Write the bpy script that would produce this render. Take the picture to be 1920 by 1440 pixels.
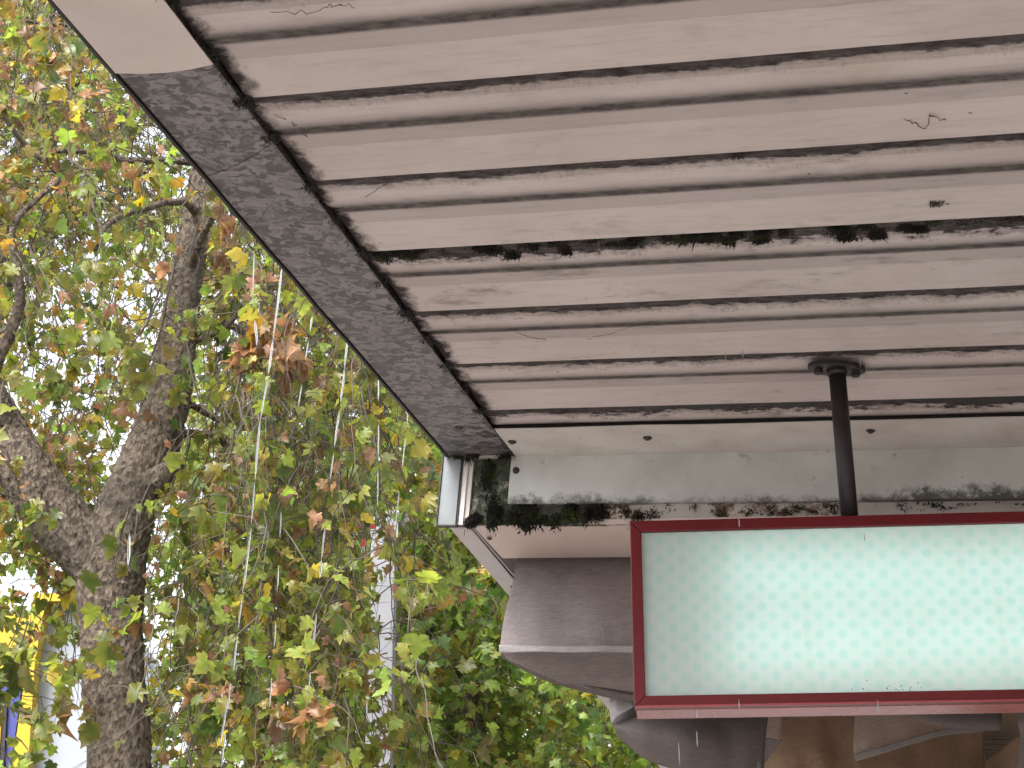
import bpy, math, random
import numpy as np
from mathutils import Vector, Matrix, noise

random.seed(7)
rng = np.random.default_rng(7)
sc = bpy.context.scene
for o in list(bpy.data.objects):
    bpy.data.objects.remove(o)
col = sc.collection

# ------------------------------------------------------------------ camera
FPX = 3500.0                     # focal length in pixels of a 1920 px wide frame
PITCH = math.atan(1350 / FPX)
EYE = Vector((0, 0, 1.7))
cam_data = bpy.data.cameras.new('camera')
cam_data.sensor_width = 36.0
cam_data.lens = FPX / 1920 * 36.0
cam_data.clip_start = 0.05
cam_data.clip_end = 2000
cam = bpy.data.objects.new('camera', cam_data)
col.objects.link(cam)
cam.location = EYE
cam.rotation_euler = (math.pi / 2 + PITCH, 0, 0)
sc.camera = cam

# ------------------------------------------------------------------ sky and sun (overcast, wet day)
SUN_EL, SUN_ROT = math.radians(52), math.radians(215)
world = bpy.data.worlds.new('World')
sc.world = world
world.use_nodes = True
wn, wl = world.node_tree.nodes, world.node_tree.links
wn.clear()
sky = wn.new('ShaderNodeTexSky')
sky.sky_type = 'NISHITA'
sky.sun_disc = False
sky.sun_elevation = SUN_EL
sky.sun_rotation = SUN_ROT
sky.air_density = 1.0
sky.dust_density = 4.0
sky.ozone_density = 1.0
hs = wn.new('ShaderNodeHueSaturation')
hs.inputs['Saturation'].default_value = 0.22
bg = wn.new('ShaderNodeBackground')
bg.inputs['Strength'].default_value = 0.15
wo = wn.new('ShaderNodeOutputWorld')
wl.new(sky.outputs[0], hs.inputs['Color'])
wl.new(hs.outputs[0], bg.inputs['Color'])
wl.new(bg.outputs[0], wo.inputs['Surface'])

sun_data = bpy.data.lights.new('sun', 'SUN')
sun_data.energy = 1.5
sun_data.angle = math.radians(25)
sun_data.color = (1.0, 0.97, 0.93)
sun = bpy.data.objects.new('sun', sun_data)
col.objects.link(sun)
sd = Vector((math.sin(SUN_ROT) * math.cos(SUN_EL), math.cos(SUN_ROT) * math.cos(SUN_EL), math.sin(SUN_EL)))
sun.rotation_euler = sd.to_track_quat('Z', 'Y').to_euler()

vs = sc.view_settings
vs.view_transform = 'Standard'
vs.look = 'None'
vs.exposure = 1.85
vs.gamma = 1.0
vs.use_curve_mapping = False
sc.render.engine = 'CYCLES'
sc.cycles.max_bounces = 6
sc.cycles.diffuse_bounces = 4
sc.cycles.glossy_bounces = 2
sc.cycles.transmission_bounces = 5
sc.cycles.transparent_max_bounces = 4
sc.cycles.caustics_reflective = False
sc.cycles.caustics_refractive = False
sc.cycles.use_adaptive_sampling = True
sc.cycles.adaptive_threshold = 0.02
sc.cycles.use_denoising = True
sc.cycles.use_light_tree = False

# ------------------------------------------------------------------ places
SP, CP = math.sin(PITCH), math.cos(PITCH)


def at(px, py, Y):
    """world point seen at a photo pixel, standing Y metres in front of the eye"""
    d = Vector(((px - 960), FPX * CP + (py - 720) * SP, FPX * SP - (py - 720) * CP))
    return EYE + d * (Y / d.y)


def pix(P):
    v = Vector(P) - EYE
    f = v.y * CP + v.z * SP
    if f <= 0.1:
        return (-9999, -9999, f)
    return (960 + FPX * v.x / f, 720 - FPX * (v.z * CP - v.y * SP) / f, f)


# ------------------------------------------------------------------ helpers
def link(o, parent=None):
    col.objects.link(o)
    if parent is not None:
        o.parent = parent
    return o


def tag(o, label=None, cat=None, group=None, kind=None):
    if label: o['label'] = label
    if cat: o['category'] = cat
    if group: o['group'] = group
    if kind: o['kind'] = kind
    return o


def empty(name, loc=(0, 0, 0), mat=None):
    o = bpy.data.objects.new(name, None)
    o.empty_display_size = 0.1
    if mat is not None:
        o.matrix_world = mat
    else:
        o.location = loc
    return link(o)


def mesh_obj(name, verts, faces, mat=None, parent=None, smooth=False):
    me = bpy.data.meshes.new(name)
    me.from_pydata([tuple(v) for v in verts], [], faces)
    me.update()
    if smooth:
        me.polygons.foreach_set('use_smooth', [True] * len(me.polygons))
    if mat: me.materials.append(mat)
    return link(bpy.data.objects.new(name, me), parent)


def np_mesh(name, V, F, mat=None, parent=None, smooth=False, colors=None):
    """V (n,3) float, F (m,k) int : one mesh quickly"""
    V = np.asarray(V, dtype=np.float32); F = np.asarray(F, dtype=np.int32)
    me = bpy.data.meshes.new(name)
    k = F.shape[1]
    me.vertices.add(len(V)); me.vertices.foreach_set('co', V.ravel())
    me.loops.add(F.size); me.loops.foreach_set('vertex_index', F.ravel())
    me.polygons.add(len(F))
    me.polygons.foreach_set('loop_start', np.arange(0, F.size, k, dtype=np.int32))
    me.polygons.foreach_set('loop_total', np.full(len(F), k, dtype=np.int32))
    if smooth:
        me.polygons.foreach_set('use_smooth', np.ones(len(F), dtype=bool))
    if colors is not None:
        a = me.color_attributes.new('leafcol', 'FLOAT_COLOR', 'POINT')
        a.data.foreach_set('color', np.asarray(colors, dtype=np.float32).ravel())
    me.update(calc_edges=True)
    if mat: me.materials.append(mat)
    return link(bpy.data.objects.new(name, me), parent)


class MB:
    def __init__(s): s.v = []; s.f = []
    def box(s, x0, x1, y0, y1, z0, z1, M=None):
        b = len(s.v)
        P = [(x, y, z) for z in (z0, z1) for y in (y0, y1) for x in (x0, x1)]
        if M is not None: P = [tuple(M @ Vector(p)) for p in P]
        s.v += P
        s.f += [tuple(b + i for i in q) for q in ((0, 2, 3, 1), (4, 5, 7, 6), (0, 1, 5, 4), (2, 6, 7, 3), (0, 4, 6, 2), (1, 3, 7, 5))]
        return s
    def prism(s, pts, d):
        """closed outline pts (3D, convex) pushed along vector d"""
        b = len(s.v); n = len(pts)
        s.v += [tuple(p) for p in pts] + [tuple(Vector(p) + Vector(d)) for p in pts]
        s.f.append(tuple(b + i for i in reversed(range(n))))
        s.f.append(tuple(b + n + i for i in range(n)))
        for i in range(n):
            j = (i + 1) % n
            s.f.append((b + i, b + j, b + n + j, b + n + i))
        return s
    def tube(s, pts, rad, n=8, cap=True):
        pts = [Vector(p) for p in pts]
        if not hasattr(rad, '__len__'): rad = [rad] * len(pts)
        b = len(s.v)
        up = Vector((0.13, 0.31, 0.94))
        for i, p in enumerate(pts):
            t = (pts[min(i + 1, len(pts) - 1)] - pts[max(i - 1, 0)])
            if t.length < 1e-9: t = Vector((0, 0, 1))
            t.normalize()
            a = t.cross(up)
            if a.length < 1e-3: a = t.cross(Vector((1, 0, 0)))
            a.normalize(); c = t.cross(a)
            for k in range(n):
                w = 2 * math.pi * k / n
                s.v.append(tuple(p + (a * math.cos(w) + c * math.sin(w)) * rad[i]))
        for i in range(len(pts) - 1):
            for k in range(n):
                k2 = (k + 1) % n
                s.f.append((b + i * n + k, b + i * n + k2, b + (i + 1) * n + k2, b + (i + 1) * n + k))
        if cap:
            s.f.append(tuple(b + k for k in reversed(range(n))))
            s.f.append(tuple(b + (len(pts) - 1) * n + k for k in range(n)))
        return s
    def build(s, name, mat=None, parent=None, smooth=False, bevel=0):
        o = mesh_obj(name, s.v, s.f, mat, parent, smooth)
        if bevel:
            m = o.modifiers.new('bevel', 'BEVEL'); m.width = bevel; m.segments = 2; m.limit_method = 'ANGLE'
        return o


def spline(pts, n):
    """Catmull-Rom through tuples, n samples"""
    P = np.array(pts, dtype=float)
    Q = np.vstack([2 * P[0] - P[1], P, 2 * P[-1] - P[-2]])
    out = []
    m = len(P) - 1
    for i in range(n):
        u = i / (n - 1) * m
        k = min(int(u), m - 1); t = u - k
        a, b, c, d = Q[k], Q[k + 1], Q[k + 2], Q[k + 3]
        out.append(0.5 * ((2 * b) + (c - a) * t + (2 * a - 5 * b + 4 * c - d) * t * t + (3 * b - a - 3 * c + d) * t ** 3))
    return np.array(out)


# ------------------------------------------------------------------ materials
class Mat:
    def __init__(s, name):
        s.m = bpy.data.materials.new(name); s.m.use_nodes = True
        s.n = s.m.node_tree.nodes; s.l = s.m.node_tree.links
        s.b = s.n['Principled BSDF']; s.out = s.n['Material Output']
        s._c = None
    def node(s, t, **kw):
        x = s.n.new(t)
        for k, v in kw.items():
            if k in x.inputs: x.inputs[k].default_value = v
            else: setattr(x, k, v)
        return x
    def L(s, a, b): s.l.new(a, b)
    def coord(s, which='Object', scale=None):
        if s._c is None: s._c = s.node('ShaderNodeTexCoord')
        o = s._c.outputs[which]
        if scale is None: return o
        mp = s.node('ShaderNodeMapping'); mp.inputs['Scale'].default_value = scale
        s.L(o, mp.inputs[0]); return mp.outputs[0]
    def noise(s, scale, detail=4, rough=0.55, vec=None, dist=0.0):
        x = s.node('ShaderNodeTexNoise'); x.inputs['Scale'].default_value = scale
        x.inputs['Detail'].default_value = detail; x.inputs['Roughness'].default_value = rough
        x.inputs['Distortion'].default_value = dist
        s.L(vec if vec is not None else s.coord(), x.inputs['Vector']); return x.outputs['Fac']
    def voro(s, scale, vec=None, feature='F1', out='Distance'):
        x = s.node('ShaderNodeTexVoronoi'); x.feature = feature
        x.inputs['Scale'].default_value = scale
        s.L(vec if vec is not None else s.coord(), x.inputs['Vector']); return x.outputs[out]
    def ramp(s, fac, stops, interp='LINEAR'):
        x = s.node('ShaderNodeValToRGB'); x.color_ramp.interpolation = interp
        el = x.color_ramp.elements
        while len(el) < len(stops): el.new(0.5)
        for e, (p, c) in zip(el, stops):
            e.position = p; e.color = (c, c, c, 1) if not hasattr(c, '__len__') else (*c, 1)
        s.L(fac, x.inputs[0]); return x.outputs[0]
    def math(s, op, a, b=None, c=None, clamp=False):
        x = s.node('ShaderNodeMath'); x.operation = op; x.use_clamp = clamp
        for i, v in enumerate((a, b, c)):
            if v is None: continue
            if isinstance(v, (int, float)): x.inputs[i].default_value = v
            else: s.L(v, x.inputs[i])
        return x.outputs[0]
    def step(s, v, a, b):
        x = s.node('ShaderNodeMapRange'); x.interpolation_type = 'SMOOTHSTEP'
        s.L(v, x.inputs['Value']); x.inputs['From Min'].default_value = a; x.inputs['From Max'].default_value = b
        return x.outputs[0]
    def mix(s, fac, a, b):
        x = s.node('ShaderNodeMix'); x.data_type = 'RGBA'
        for v, i in ((fac, 0), (a, 6), (b, 7)):
            if isinstance(v, (int, float)): x.inputs[i].default_value = v
            elif hasattr(v, '__len__'): x.inputs[i].default_value = (*v, 1)
            else: s.L(v, x.inputs[i])
        return x.outputs[2]
    def xyz(s, vec=None):
        x = s.node('ShaderNodeSeparateXYZ'); s.L(vec if vec is not None else s.coord(), x.inputs[0]); return x.outputs
    def attr(s, name, typ='OBJECT'):
        x = s.node('ShaderNodeAttribute'); x.attribute_type = typ; x.attribute_name = name; return x.outputs
    def bump(s, h, strength=0.3, dist=0.01):
        x = s.node('ShaderNodeBump'); x.inputs['Strength'].default_value = strength; x.inputs['Distance'].default_value = dist
        s.L(h, x.inputs['Height']); s.L(x.outputs[0], s.b.inputs['Normal']); return x.outputs[0]
    def set(s, color=None, rough=0.6, metal=0.0, spec=0.5):
        if color is not None:
            if hasattr(color, '__len__'): s.b.inputs['Base Color'].default_value = (*color, 1)
            else: s.L(color, s.b.inputs['Base Color'])
        if isinstance(rough, (int, float)): s.b.inputs['Roughness'].default_value = rough
        else: s.L(rough, s.b.inputs['Roughness'])
        s.b.inputs['Metallic'].default_value = metal
        s.b.inputs['Specular IOR Level'].default_value = spec
        return s.m


PAINT = (0.64, 0.567, 0.555)
PAINT2 = (0.545, 0.472, 0.458)
MOULD_SHADE = (0.006, 0.005, 0.0045)


def mat_soffit():
    m = Mat('painted_soffit')
    X = m.xyz(); x, y = X[0], X[1]
    rnd = m.node('ShaderNodeObjectInfo').outputs['Random']
    sh = m.node('ShaderNodeCombineXYZ'); m.L(m.math('MULTIPLY', rnd, 37.0), sh.inputs[2])
    vadd = m.node('ShaderNodeVectorMath'); vadd.operation = 'ADD'
    m.L(m.coord(), vadd.inputs[0]); m.L(sh.outputs[0], vadd.inputs[1]); P = vadd.outputs[0]
    def sc_(v):
        mp = m.node('ShaderNodeMapping'); mp.inputs['Scale'].default_value = v; m.L(P, mp.inputs[0]); return mp.outputs[0]
    base = m.ramp(m.noise(3.0, 5, 0.6, P), [(0.3, PAINT2), (0.62, PAINT)])
    warm = m.step(m.noise(5, 3, 0.5, P), 0.58, 0.75)
    base = m.mix(m.math('MULTIPLY', warm, 0.22), base, (0.50, 0.40, 0.32))
    streak = m.step(m.noise(4, 6, 0.72, sc_((2, 20, 5))), 0.46, 0.74)
    base = m.mix(m.math('MULTIPLY', streak, 0.36), base, (0.36, 0.30, 0.27))
    g = m.attr('grime')[2]
    # thin black mould line at the lap with a fuzzy brown fringe
    n1 = m.noise(70, 6, 0.72, sc_((0.45, 1, 1)))
    n0 = m.noise(6, 3, 0.6, P)
    reach = m.math('MULTIPLY_ADD', m.math('MULTIPLY', n1, n0), m.math('MULTIPLY', g, 0.10), 0.032)
    d1 = m.math('SUBTRACT', reach, y)
    core = m.math('MULTIPLY', m.step(d1, -0.004, 0.010), m.math('MULTIPLY_ADD', n1, 0.5, 0.68), clamp=True)
    hair = m.step(m.noise(150, 5, 0.75, sc_((1.0, 0.28, 1))), 0.44, 0.66)
    fringe = m.math('MULTIPLY', m.step(m.math('SUBTRACT', m.math('MULTIPLY_ADD', hair, 0.012, reach), y), -0.018, 0.006), m.math('MULTIPLY_ADD', n1, 0.7, 0.05))
    face_shade = m.math('MULTIPLY', m.step(m.math('SUBTRACT', m.math('MULTIPLY_ADD', n0, 0.006, 0.061), y), -0.001, 0.001), m.math('MULTIPLY_ADD', n0, 0.22, 0.10))  # shaded look of the first face, painted into the colour up to the crease
    face_shade2 = m.math('MULTIPLY', m.math('MULTIPLY', m.step(m.math('SUBTRACT', m.math('MULTIPLY_ADD', n0, 0.006, 0.190), y), -0.001, 0.001), m.step(y, 0.134, 0.137)), m.math('MULTIPLY_ADD', n0, 0.22, 0.08))  # same painted shade on the face after the groove
    mask1 = m.math('MAXIMUM', m.math('MAXIMUM', core, fringe), m.math('MAXIMUM', face_shade, face_shade2))
    # mid roll's shade painted in as a dark gradient, with grime spots
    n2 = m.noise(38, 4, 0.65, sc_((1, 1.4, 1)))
    roll_shade = m.math('MULTIPLY', m.step(y, 0.080, 0.126), m.step(y, 0.156, 0.142))
    roll_shade = m.math('MULTIPLY', roll_shade, m.math('MULTIPLY_ADD', n2, 0.55, 0.58))
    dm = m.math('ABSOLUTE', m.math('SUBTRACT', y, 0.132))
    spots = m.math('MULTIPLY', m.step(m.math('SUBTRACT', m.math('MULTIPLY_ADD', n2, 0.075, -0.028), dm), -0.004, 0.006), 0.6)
    mask2 = m.math('MAXIMUM', roll_shade, spots)
    # dirt at the cut end of the sheet
    n3 = m.noise(24, 6, 0.7, P)
    mask3 = m.step(m.math('SUBTRACT', m.math('MULTIPLY_ADD', n3, 0.085, -0.020), x), -0.014, 0.020)
    # specks and cobweb spots
    v = m.voro(26, sc_((0.8, 1, 1)))
    sp = m.math('MULTIPLY', m.step(v, 0.10, 0.04), m.step(m.noise(3.3, 3, 0.6, P), 0.56, 0.66))
    halo = m.math('ADD', m.math('MULTIPLY', m.step(m.noise(17, 5, 0.7, sc_((0.5, 1.3, 1))), 0.52, 0.74), 0.42), m.math('MULTIPLY', m.step(m.noise(55, 5, 0.75), 0.54, 0.70), m.math('MULTIPLY', m.step(m.noise(2.6, 2), 0.45, 0.62), 0.35)))
    halo = m.math('MULTIPLY', halo, g)
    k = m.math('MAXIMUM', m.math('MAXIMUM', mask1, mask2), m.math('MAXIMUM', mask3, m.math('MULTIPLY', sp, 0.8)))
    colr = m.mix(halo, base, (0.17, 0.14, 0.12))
    colr = m.mix(m.math('MULTIPLY', k, 0.93), colr, MOULD_SHADE)  # one dark tone for mould, dirt and the painted shade
    m.bump(m.math('ADD', m.noise(120, 3, 0.6, P), m.math('MULTIPLY', m.noise(9, 3, 0.5, sc_((1, 3, 1))), 2.0)), 0.18, 0.002)
    mt = m.set(colr, m.math('MULTIPLY_ADD', k, 0.45, 0.48), 0, 0.35)
    m.L(m.math('MULTIPLY_ADD', k, -0.34, 0.35), m.b.inputs['Specular IOR Level'])
    return mt


def mat_painted(name, c1, c2, grime=0.5, scale=6.0, rough=0.5, green=0.0, lower=None):
    """old white/cream paint with blotchy dirt; optional mould creeping up from local z = lower"""
    m = Mat(name)
    base = m.ramp(m.noise(scale, 5, 0.6), [(0.3, c2), (0.65, c1)])
    spot = m.step(m.noise(22, 6, 0.72), 0.60, 0.74)
    colr = m.mix(m.math('MULTIPLY', spot, grime), base, (0.10, 0.09, 0.08))
    sp = m.math('MULTIPLY', m.step(m.voro(33), 0.09, 0.04), m.step(m.noise(4, 3), 0.55, 0.65))
    colr = m.mix(m.math('MULTIPLY', sp, 0.85), colr, MOULD_SHADE)
    if lower is not None:
        z = m.xyz()[2]
        d = m.math('SUBTRACT', m.math('MULTIPLY_ADD', m.math('MULTIPLY', m.noise(42, 7, 0.8), m.noise(4.3, 2)), 0.16, lower - 0.030), z)
        colr = m.mix(m.math('MULTIPLY', m.step(d, -0.012, 0.02), 0.9), colr, (0.035, 0.034, 0.028))
    m.bump(m.noise(90, 4, 0.6), 0.15, 0.002)
    return m.set(colr, rough, 0, 0.4)


def mat_galv():
    m = Mat('galvanised_steel')
    n = m.node('ShaderNodeTexNoise'); n.inputs['Scale'].default_value = 30; n.inputs['Detail'].default_value = 2
    m.L(m.coord(), n.inputs['Vector'])
    va = m.node('ShaderNodeVectorMath'); va.operation = 'MULTIPLY_ADD'
    m.L(n.outputs['Color'], va.inputs[0]); va.inputs[1].default_value = (0.07, 0.07, 0.07); m.L(m.coord(), va.inputs[2])
    mp = m.node('ShaderNodeMapping'); mp.inputs['Scale'].default_value = (1.0, 1.7, 1); mp.inputs['Rotation'].default_value = (0, 0, 0.5)
    m.L(va.outputs[0], mp.inputs[0])
    v = m.voro(38, mp.outputs[0], out='Color')
    g = m.node('ShaderNodeSeparateColor'); m.L(v, g.inputs[0])
    v2 = m.voro(100, mp.outputs[0], out='Color')
    g2 = m.node('ShaderNodeSeparateColor'); m.L(v2, g2.inputs[0])
    mixv = m.math('ADD', m.math('MULTIPLY', g.outputs[0], 0.68), m.math('MULTIPLY', g2.outputs[1], 0.32))
    c = m.ramp(mixv, [(0.2, (0.068, 0.062, 0.062)), (0.42, (0.108, 0.10, 0.10)), (0.5, (0.18, 0.168, 0.17)), (0.85, (0.27, 0.253, 0.255))])
    st = m.step(m.noise(5, 5, 0.7), 0.5, 0.8)
    c = m.mix(m.math('MULTIPLY', st, 0.45), c, (0.10, 0.088, 0.085))
    # dark damp margin along the joint with the sheets
    x = m.xyz()[0]
    e = m.step(m.math('ADD', x, m.math('MULTIPLY', m.noise(35, 5, 0.7), 0.022)), 0.168, 0.180)
    c = m.mix(m.math('MULTIPLY', e, 0.9), c, (0.03, 0.027, 0.025))
    m.bump(m.noise(200, 2), 0.08, 0.001)
    return m.set(c, m.math('MULTIPLY_ADD', mixv, 0.2, 0.42), 0.25, 0.5)


def mat_moss(name='moss', green=0.5):
    m = Mat(name)
    c = m.ramp(m.noise(26, 4, 0.6), [(0.42, (0.008, 0.007, 0.006)), (0.54, (0.022, 0.020, 0.011)), (0.63, (0.035, 0.05, 0.010)), (0.78, (0.11, 0.14, 0.025))])
    return m.set(c, 0.75, 0, 0.3)


def mat_niche():
    m = Mat('mouldy_paint')
    c = m.ramp(m.noise(34, 6, 0.7), [(0.33, (0.008, 0.008, 0.007)), (0.45, (0.02, 0.026, 0.010)), (0.56, (0.05, 0.06, 0.025)), (0.63, (0.30, 0.26, 0.21)), (0.8, (0.45, 0.40, 0.35))])
    m.bump(m.noise(60, 6, 0.7), 0.6, 0.006)
    return m.set(c, m.ramp(m.noise(30, 3), [(0.4, 0.25), (0.6, 0.7)]), 0, 0.5)


def mat_lip():
    m = Mat('mouldy_lip')
    x = m.xyz()[0]
    where = m.ramp(m.math('MULTIPLY', x, 0.5), [(0.05, 1.0), (0.17, 0.95), (0.20, 0.62), (0.245, 0.55), (0.262, 0.06), (0.30, 0.10), (0.33, 0.62), (0.46, 0.58), (0.49, 0.2), (0.55, 0.45), (0.58, 0.04), (0.9, 0.1)])
    n = m.noise(34, 6, 0.72)
    k = m.step(m.math('ADD', n, m.math('MULTIPLY_ADD', where, 0.55, -0.52)), 0.30, 0.44)
    paint = m.ramp(m.noise(6, 4), [(0.3, (0.50, 0.46, 0.43)), (0.7, (0.64, 0.60, 0.57))])
    rust = m.step(m.math('ADD', m.noise(34, 6, 0.72), m.math('MULTIPLY_ADD', where, 0.55, -0.52)), 0.24, 0.36)
    c = m.mix(m.math('MULTIPLY', rust, 0.8), paint, (0.30, 0.17, 0.08))
    dark = m.ramp(m.noise(60, 4, 0.7), [(0.38, (0.010, 0.010, 0.008)), (0.55, (0.045, 0.045, 0.028)), (0.70, (0.22, 0.21, 0.18))])
    c = m.mix(k, c, dark)
    m.bump(m.math('MULTIPLY', m.noise(70, 5, 0.7), k), 0.6, 0.006)
    return m.set(c, 0.55, 0, 0.4)


def mat_plain(name, c, rough=0.5, var=0.12, scale=12, metal=0.0, spec=0.5, bump=0.0, dirt=0.0):
    m = Mat(name)
    lo = tuple(v * (1 - var) for v in c); hi = tuple(min(1, v * (1 + var)) for v in c)
    cc = m.ramp(m.noise(scale, 5, 0.6), [(0.3, lo), (0.7, hi)])
    if dirt:
        cc = m.mix(m.math('MULTIPLY', m.step(m.noise(scale * 2.3, 6, 0.7), 0.52, 0.75), dirt), cc, (0.06, 0.05, 0.045))
    if bump: m.bump(m.noise(scale * 8, 4), bump, 0.002)
    return m.set(cc, rough, metal, spec)


def mat_cloth(name, c, warm=None, trans=0.35):
    m = Mat(name)
    w1 = m.noise(30, 3, 0.6, m.coord('Object', (22, 22, 1.0)))
    w2 = m.noise(30, 3, 0.6, m.coord('Object', (1.0, 1.0, 20)))
    wv = m.math('ADD', w1, w2)
    lo = tuple(v * 0.76 for v in c); hi = tuple(min(1, v * 1.18) for v in c)
    cc = m.ramp(m.math('MULTIPLY', wv, 0.5), [(0.38, lo), (0.60, hi)])
    st = m.step(m.noise(9, 5, 0.65), 0.48, 0.78)
    cc = m.mix(m.math('MULTIPLY', st, 0.35), cc, tuple(v * 0.5 for v in (warm or c)))
    m.bump(wv, 0.15, 0.001)
    m.set(cc, 0.9, 0, 0.1)
    tr = m.node('ShaderNodeBsdfTranslucent'); m.L(cc, tr.inputs['Color'])
    mx = m.node('ShaderNodeMixShader'); mx.inputs[0].default_value = trans
    m.L(m.b.outputs[0], mx.inputs[1]); m.L(tr.outputs[0], mx.inputs[2]); m.L(mx.outputs[0], m.out.inputs['Surface'])
    return m.m


def mat_leaf():
    m = Mat('leaf')
    a = m.attr('leafcol', 'GEOMETRY')[0]
    n = m.noise(28, 3, 0.6, m.coord('Object'))
    cc = m.mix(m.math('MULTIPLY', m.step(n, 0.45, 0.75), 0.35), a, (0.14, 0.075, 0.02))
    m.set(cc, 0.38, 0, 0.5)
    hsv = m.node('ShaderNodeHueSaturation'); hsv.inputs['Saturation'].default_value = 1.08; hsv.inputs['Value'].default_value = 2.0
    m.L(cc, hsv.inputs['Color'])
    tr = m.node('ShaderNodeBsdfTranslucent'); m.L(hsv.outputs[0], tr.inputs['Color'])
    mx = m.node('ShaderNodeMixShader'); mx.inputs[0].default_value = 0.5
    m.L(m.b.outputs[0], mx.inputs[1]); m.L(tr.outputs[0], mx.inputs[2]); m.L(mx.outputs[0], m.out.inputs['Surface'])
    return m.m


def mat_bark(name='bark'):
    m = Mat(name)
    v = m.voro(48, m.coord('Object', (1.0, 1.0, 0.6)), out='Color')
    g = m.node('ShaderNodeSeparateColor'); m.L(v, g.inputs[0])
    f = m.math('ADD', m.math('MULTIPLY', g.outputs[0], 0.30), m.math('MULTIPLY', m.noise(30, 8, 0.75), 0.75))
    c = m.ramp(f, [(0.30, (0.022, 0.016, 0.012)), (0.46, (0.095, 0.072, 0.054)), (0.70, (0.21, 0.165, 0.126))])
    big = m.step(m.noise(3.2, 4, 0.6), 0.5, 0.72)
    c = m.mix(m.math('MULTIPLY', big, 0.5), c, (0.045, 0.038, 0.032))
    m.bump(m.math('ADD', m.voro(48, m.coord('Object', (1, 1, 0.6))), m.noise(80, 6, 0.75)), 1.0, 0.016)
    return m.set(c, 0.75, 0, 0.3)


def mat_water():
    m = Mat('falling_water')
    m.b.inputs['Base Color'].default_value = (1, 1, 1, 1)
    m.b.inputs['Roughness'].default_value = 0.08
    m.b.inputs['IOR'].default_value = 1.33
    m.b.inputs['Transmission Weight'].default_value = 1.0
    df = m.node('ShaderNodeBsdfTranslucent'); df.inputs['Color'].default_value = (0.92, 0.95, 1.0, 1)
    mx = m.node('ShaderNodeMixShader'); m.L(m.math('MULTIPLY', m.step(m.noise(6, 3, 0.5, m.coord('Object', (4, 4, 1))), 0.35, 0.7), 0.6), mx.inputs[0])
    m.L(m.b.outputs[0], mx.inputs[1]); m.L(df.outputs[0], mx.inputs[2]); m.L(mx.outputs[0], m.out.inputs['Surface'])
    return m.m


def mat_sign_panel():
    m = Mat('printed_acrylic')
    X = m.xyz()
    A, B = 0.0432, 0.0392
    def cell(off):
        u = m.math('MULTIPLY', m.math('SUBTRACT', m.math('FRACT', m.math('ADD', m.math('DIVIDE', X[0], A), off + 100)), 0.5), A)
        v = m.math('MULTIPLY', m.math('SUBTRACT', m.math('FRACT', m.math('ADD', m.math('DIVIDE', X[2], B), off + 100)), 0.5), B)
        return m.math('SQRT', m.math('ADD', m.math('MULTIPLY', u, u), m.math('MULTIPLY', v, v)))
    d = m.math('MINIMUM', cell(0.0), cell(0.5))
    dots = m.step(d, 0.0120, 0.0050)
    c = m.mix(m.math('MULTIPLY', dots, 0.36), (0.735, 0.825, 0.805), (0.49, 0.77, 0.745))
    gr = m.step(m.noise(5, 5, 0.65, m.coord('Object', (6, 1, 0.8))), 0.45, 0.8)
    c = m.mix(m.math('MULTIPLY', gr, 0.12), c, (0.5, 0.55, 0.5))
    # fly specks gathered near the lower edge
    dx = m.math('DIVIDE', m.math('SUBTRACT', X[0], 0.055), 0.10)
    dz = m.math('DIVIDE', m.math('SUBTRACT', X[2], 0.03), 0.055)
    near = m.step(m.math('ADD', m.math('MULTIPLY', dx, dx), m.math('MULTIPLY', dz, dz)), 1.0, 0.2)
    sp = m.math('MULTIPLY', m.step(m.voro(150), 0.24, 0.14), m.math('MULTIPLY', near, m.step(m.noise(30, 2), 0.5, 0.56)))
    c = m.mix(sp, c, (0.03, 0.03, 0.025))
    m.set(c, 0.35, 0, 0.35)
    tr = m.node('ShaderNodeBsdfTranslucent'); m.L(c, tr.inputs['Color'])
    mx = m.node('ShaderNodeMixShader'); mx.inputs[0].default_value = 0.55
    m.L(m.b.outputs[0], mx.inputs[1]); m.L(tr.outputs[0], mx.inputs[2]); m.L(mx.outputs[0], m.out.inputs['Surface'])
    return m.m


M = {}
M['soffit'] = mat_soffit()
M['white_flash'] = mat_painted('painted_flashing', (0.68, 0.60, 0.575), (0.60, 0.525, 0.50), 0.12)
M['galv'] = mat_galv()
M['end_flash'] = mat_painted('painted_end_trim', (0.70, 0.665, 0.635), (0.56, 0.51, 0.475), 0.45, 7)
M['gutter'] = mat_painted('painted_gutter', (0.70, 0.725, 0.71), (0.50, 0.515, 0.495), 0.55, 4, 0.45, lower=-0.130)
M['niche'] = mat_niche()
M['moss'] = mat_moss()
M['lip'] = mat_lip()
M['plate'] = mat_painted('wet_silver_plate', (0.21, 0.225, 0.235), (0.16, 0.175, 0.18), 0.3, 14, 0.55)
M['black'] = mat_plain('black_grime', (0.016, 0.015, 0.014), 0.6, 0.4, 30)
M['cream'] = mat_painted('cream_fascia', (0.68, 0.57, 0.53), (0.62, 0.51, 0.465), 0.08, 5)
M['pale'] = mat_painted('pale_flashing', (0.60, 0.56, 0.58), (0.52, 0.48, 0.49), 0.1, 8)
M['roof'] = mat_plain('roof_sheet', (0.30, 0.29, 0.28), 0.6, 0.2, 3)
M['red'] = mat_plain('red_enamel', (0.125, 0.007, 0.011), 0.38, 0.14, 9, 0, 0.3, 0.06, 0.10)
M['redlip'] = mat_plain('red_trim', (0.32, 0.05, 0.06), 0.25, 0.12, 9)
M['sign'] = mat_sign_panel()
M['whitebox'] = mat_plain('white_liner', (0.8, 0.8, 0.8), 0.6, 0.03)
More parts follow.
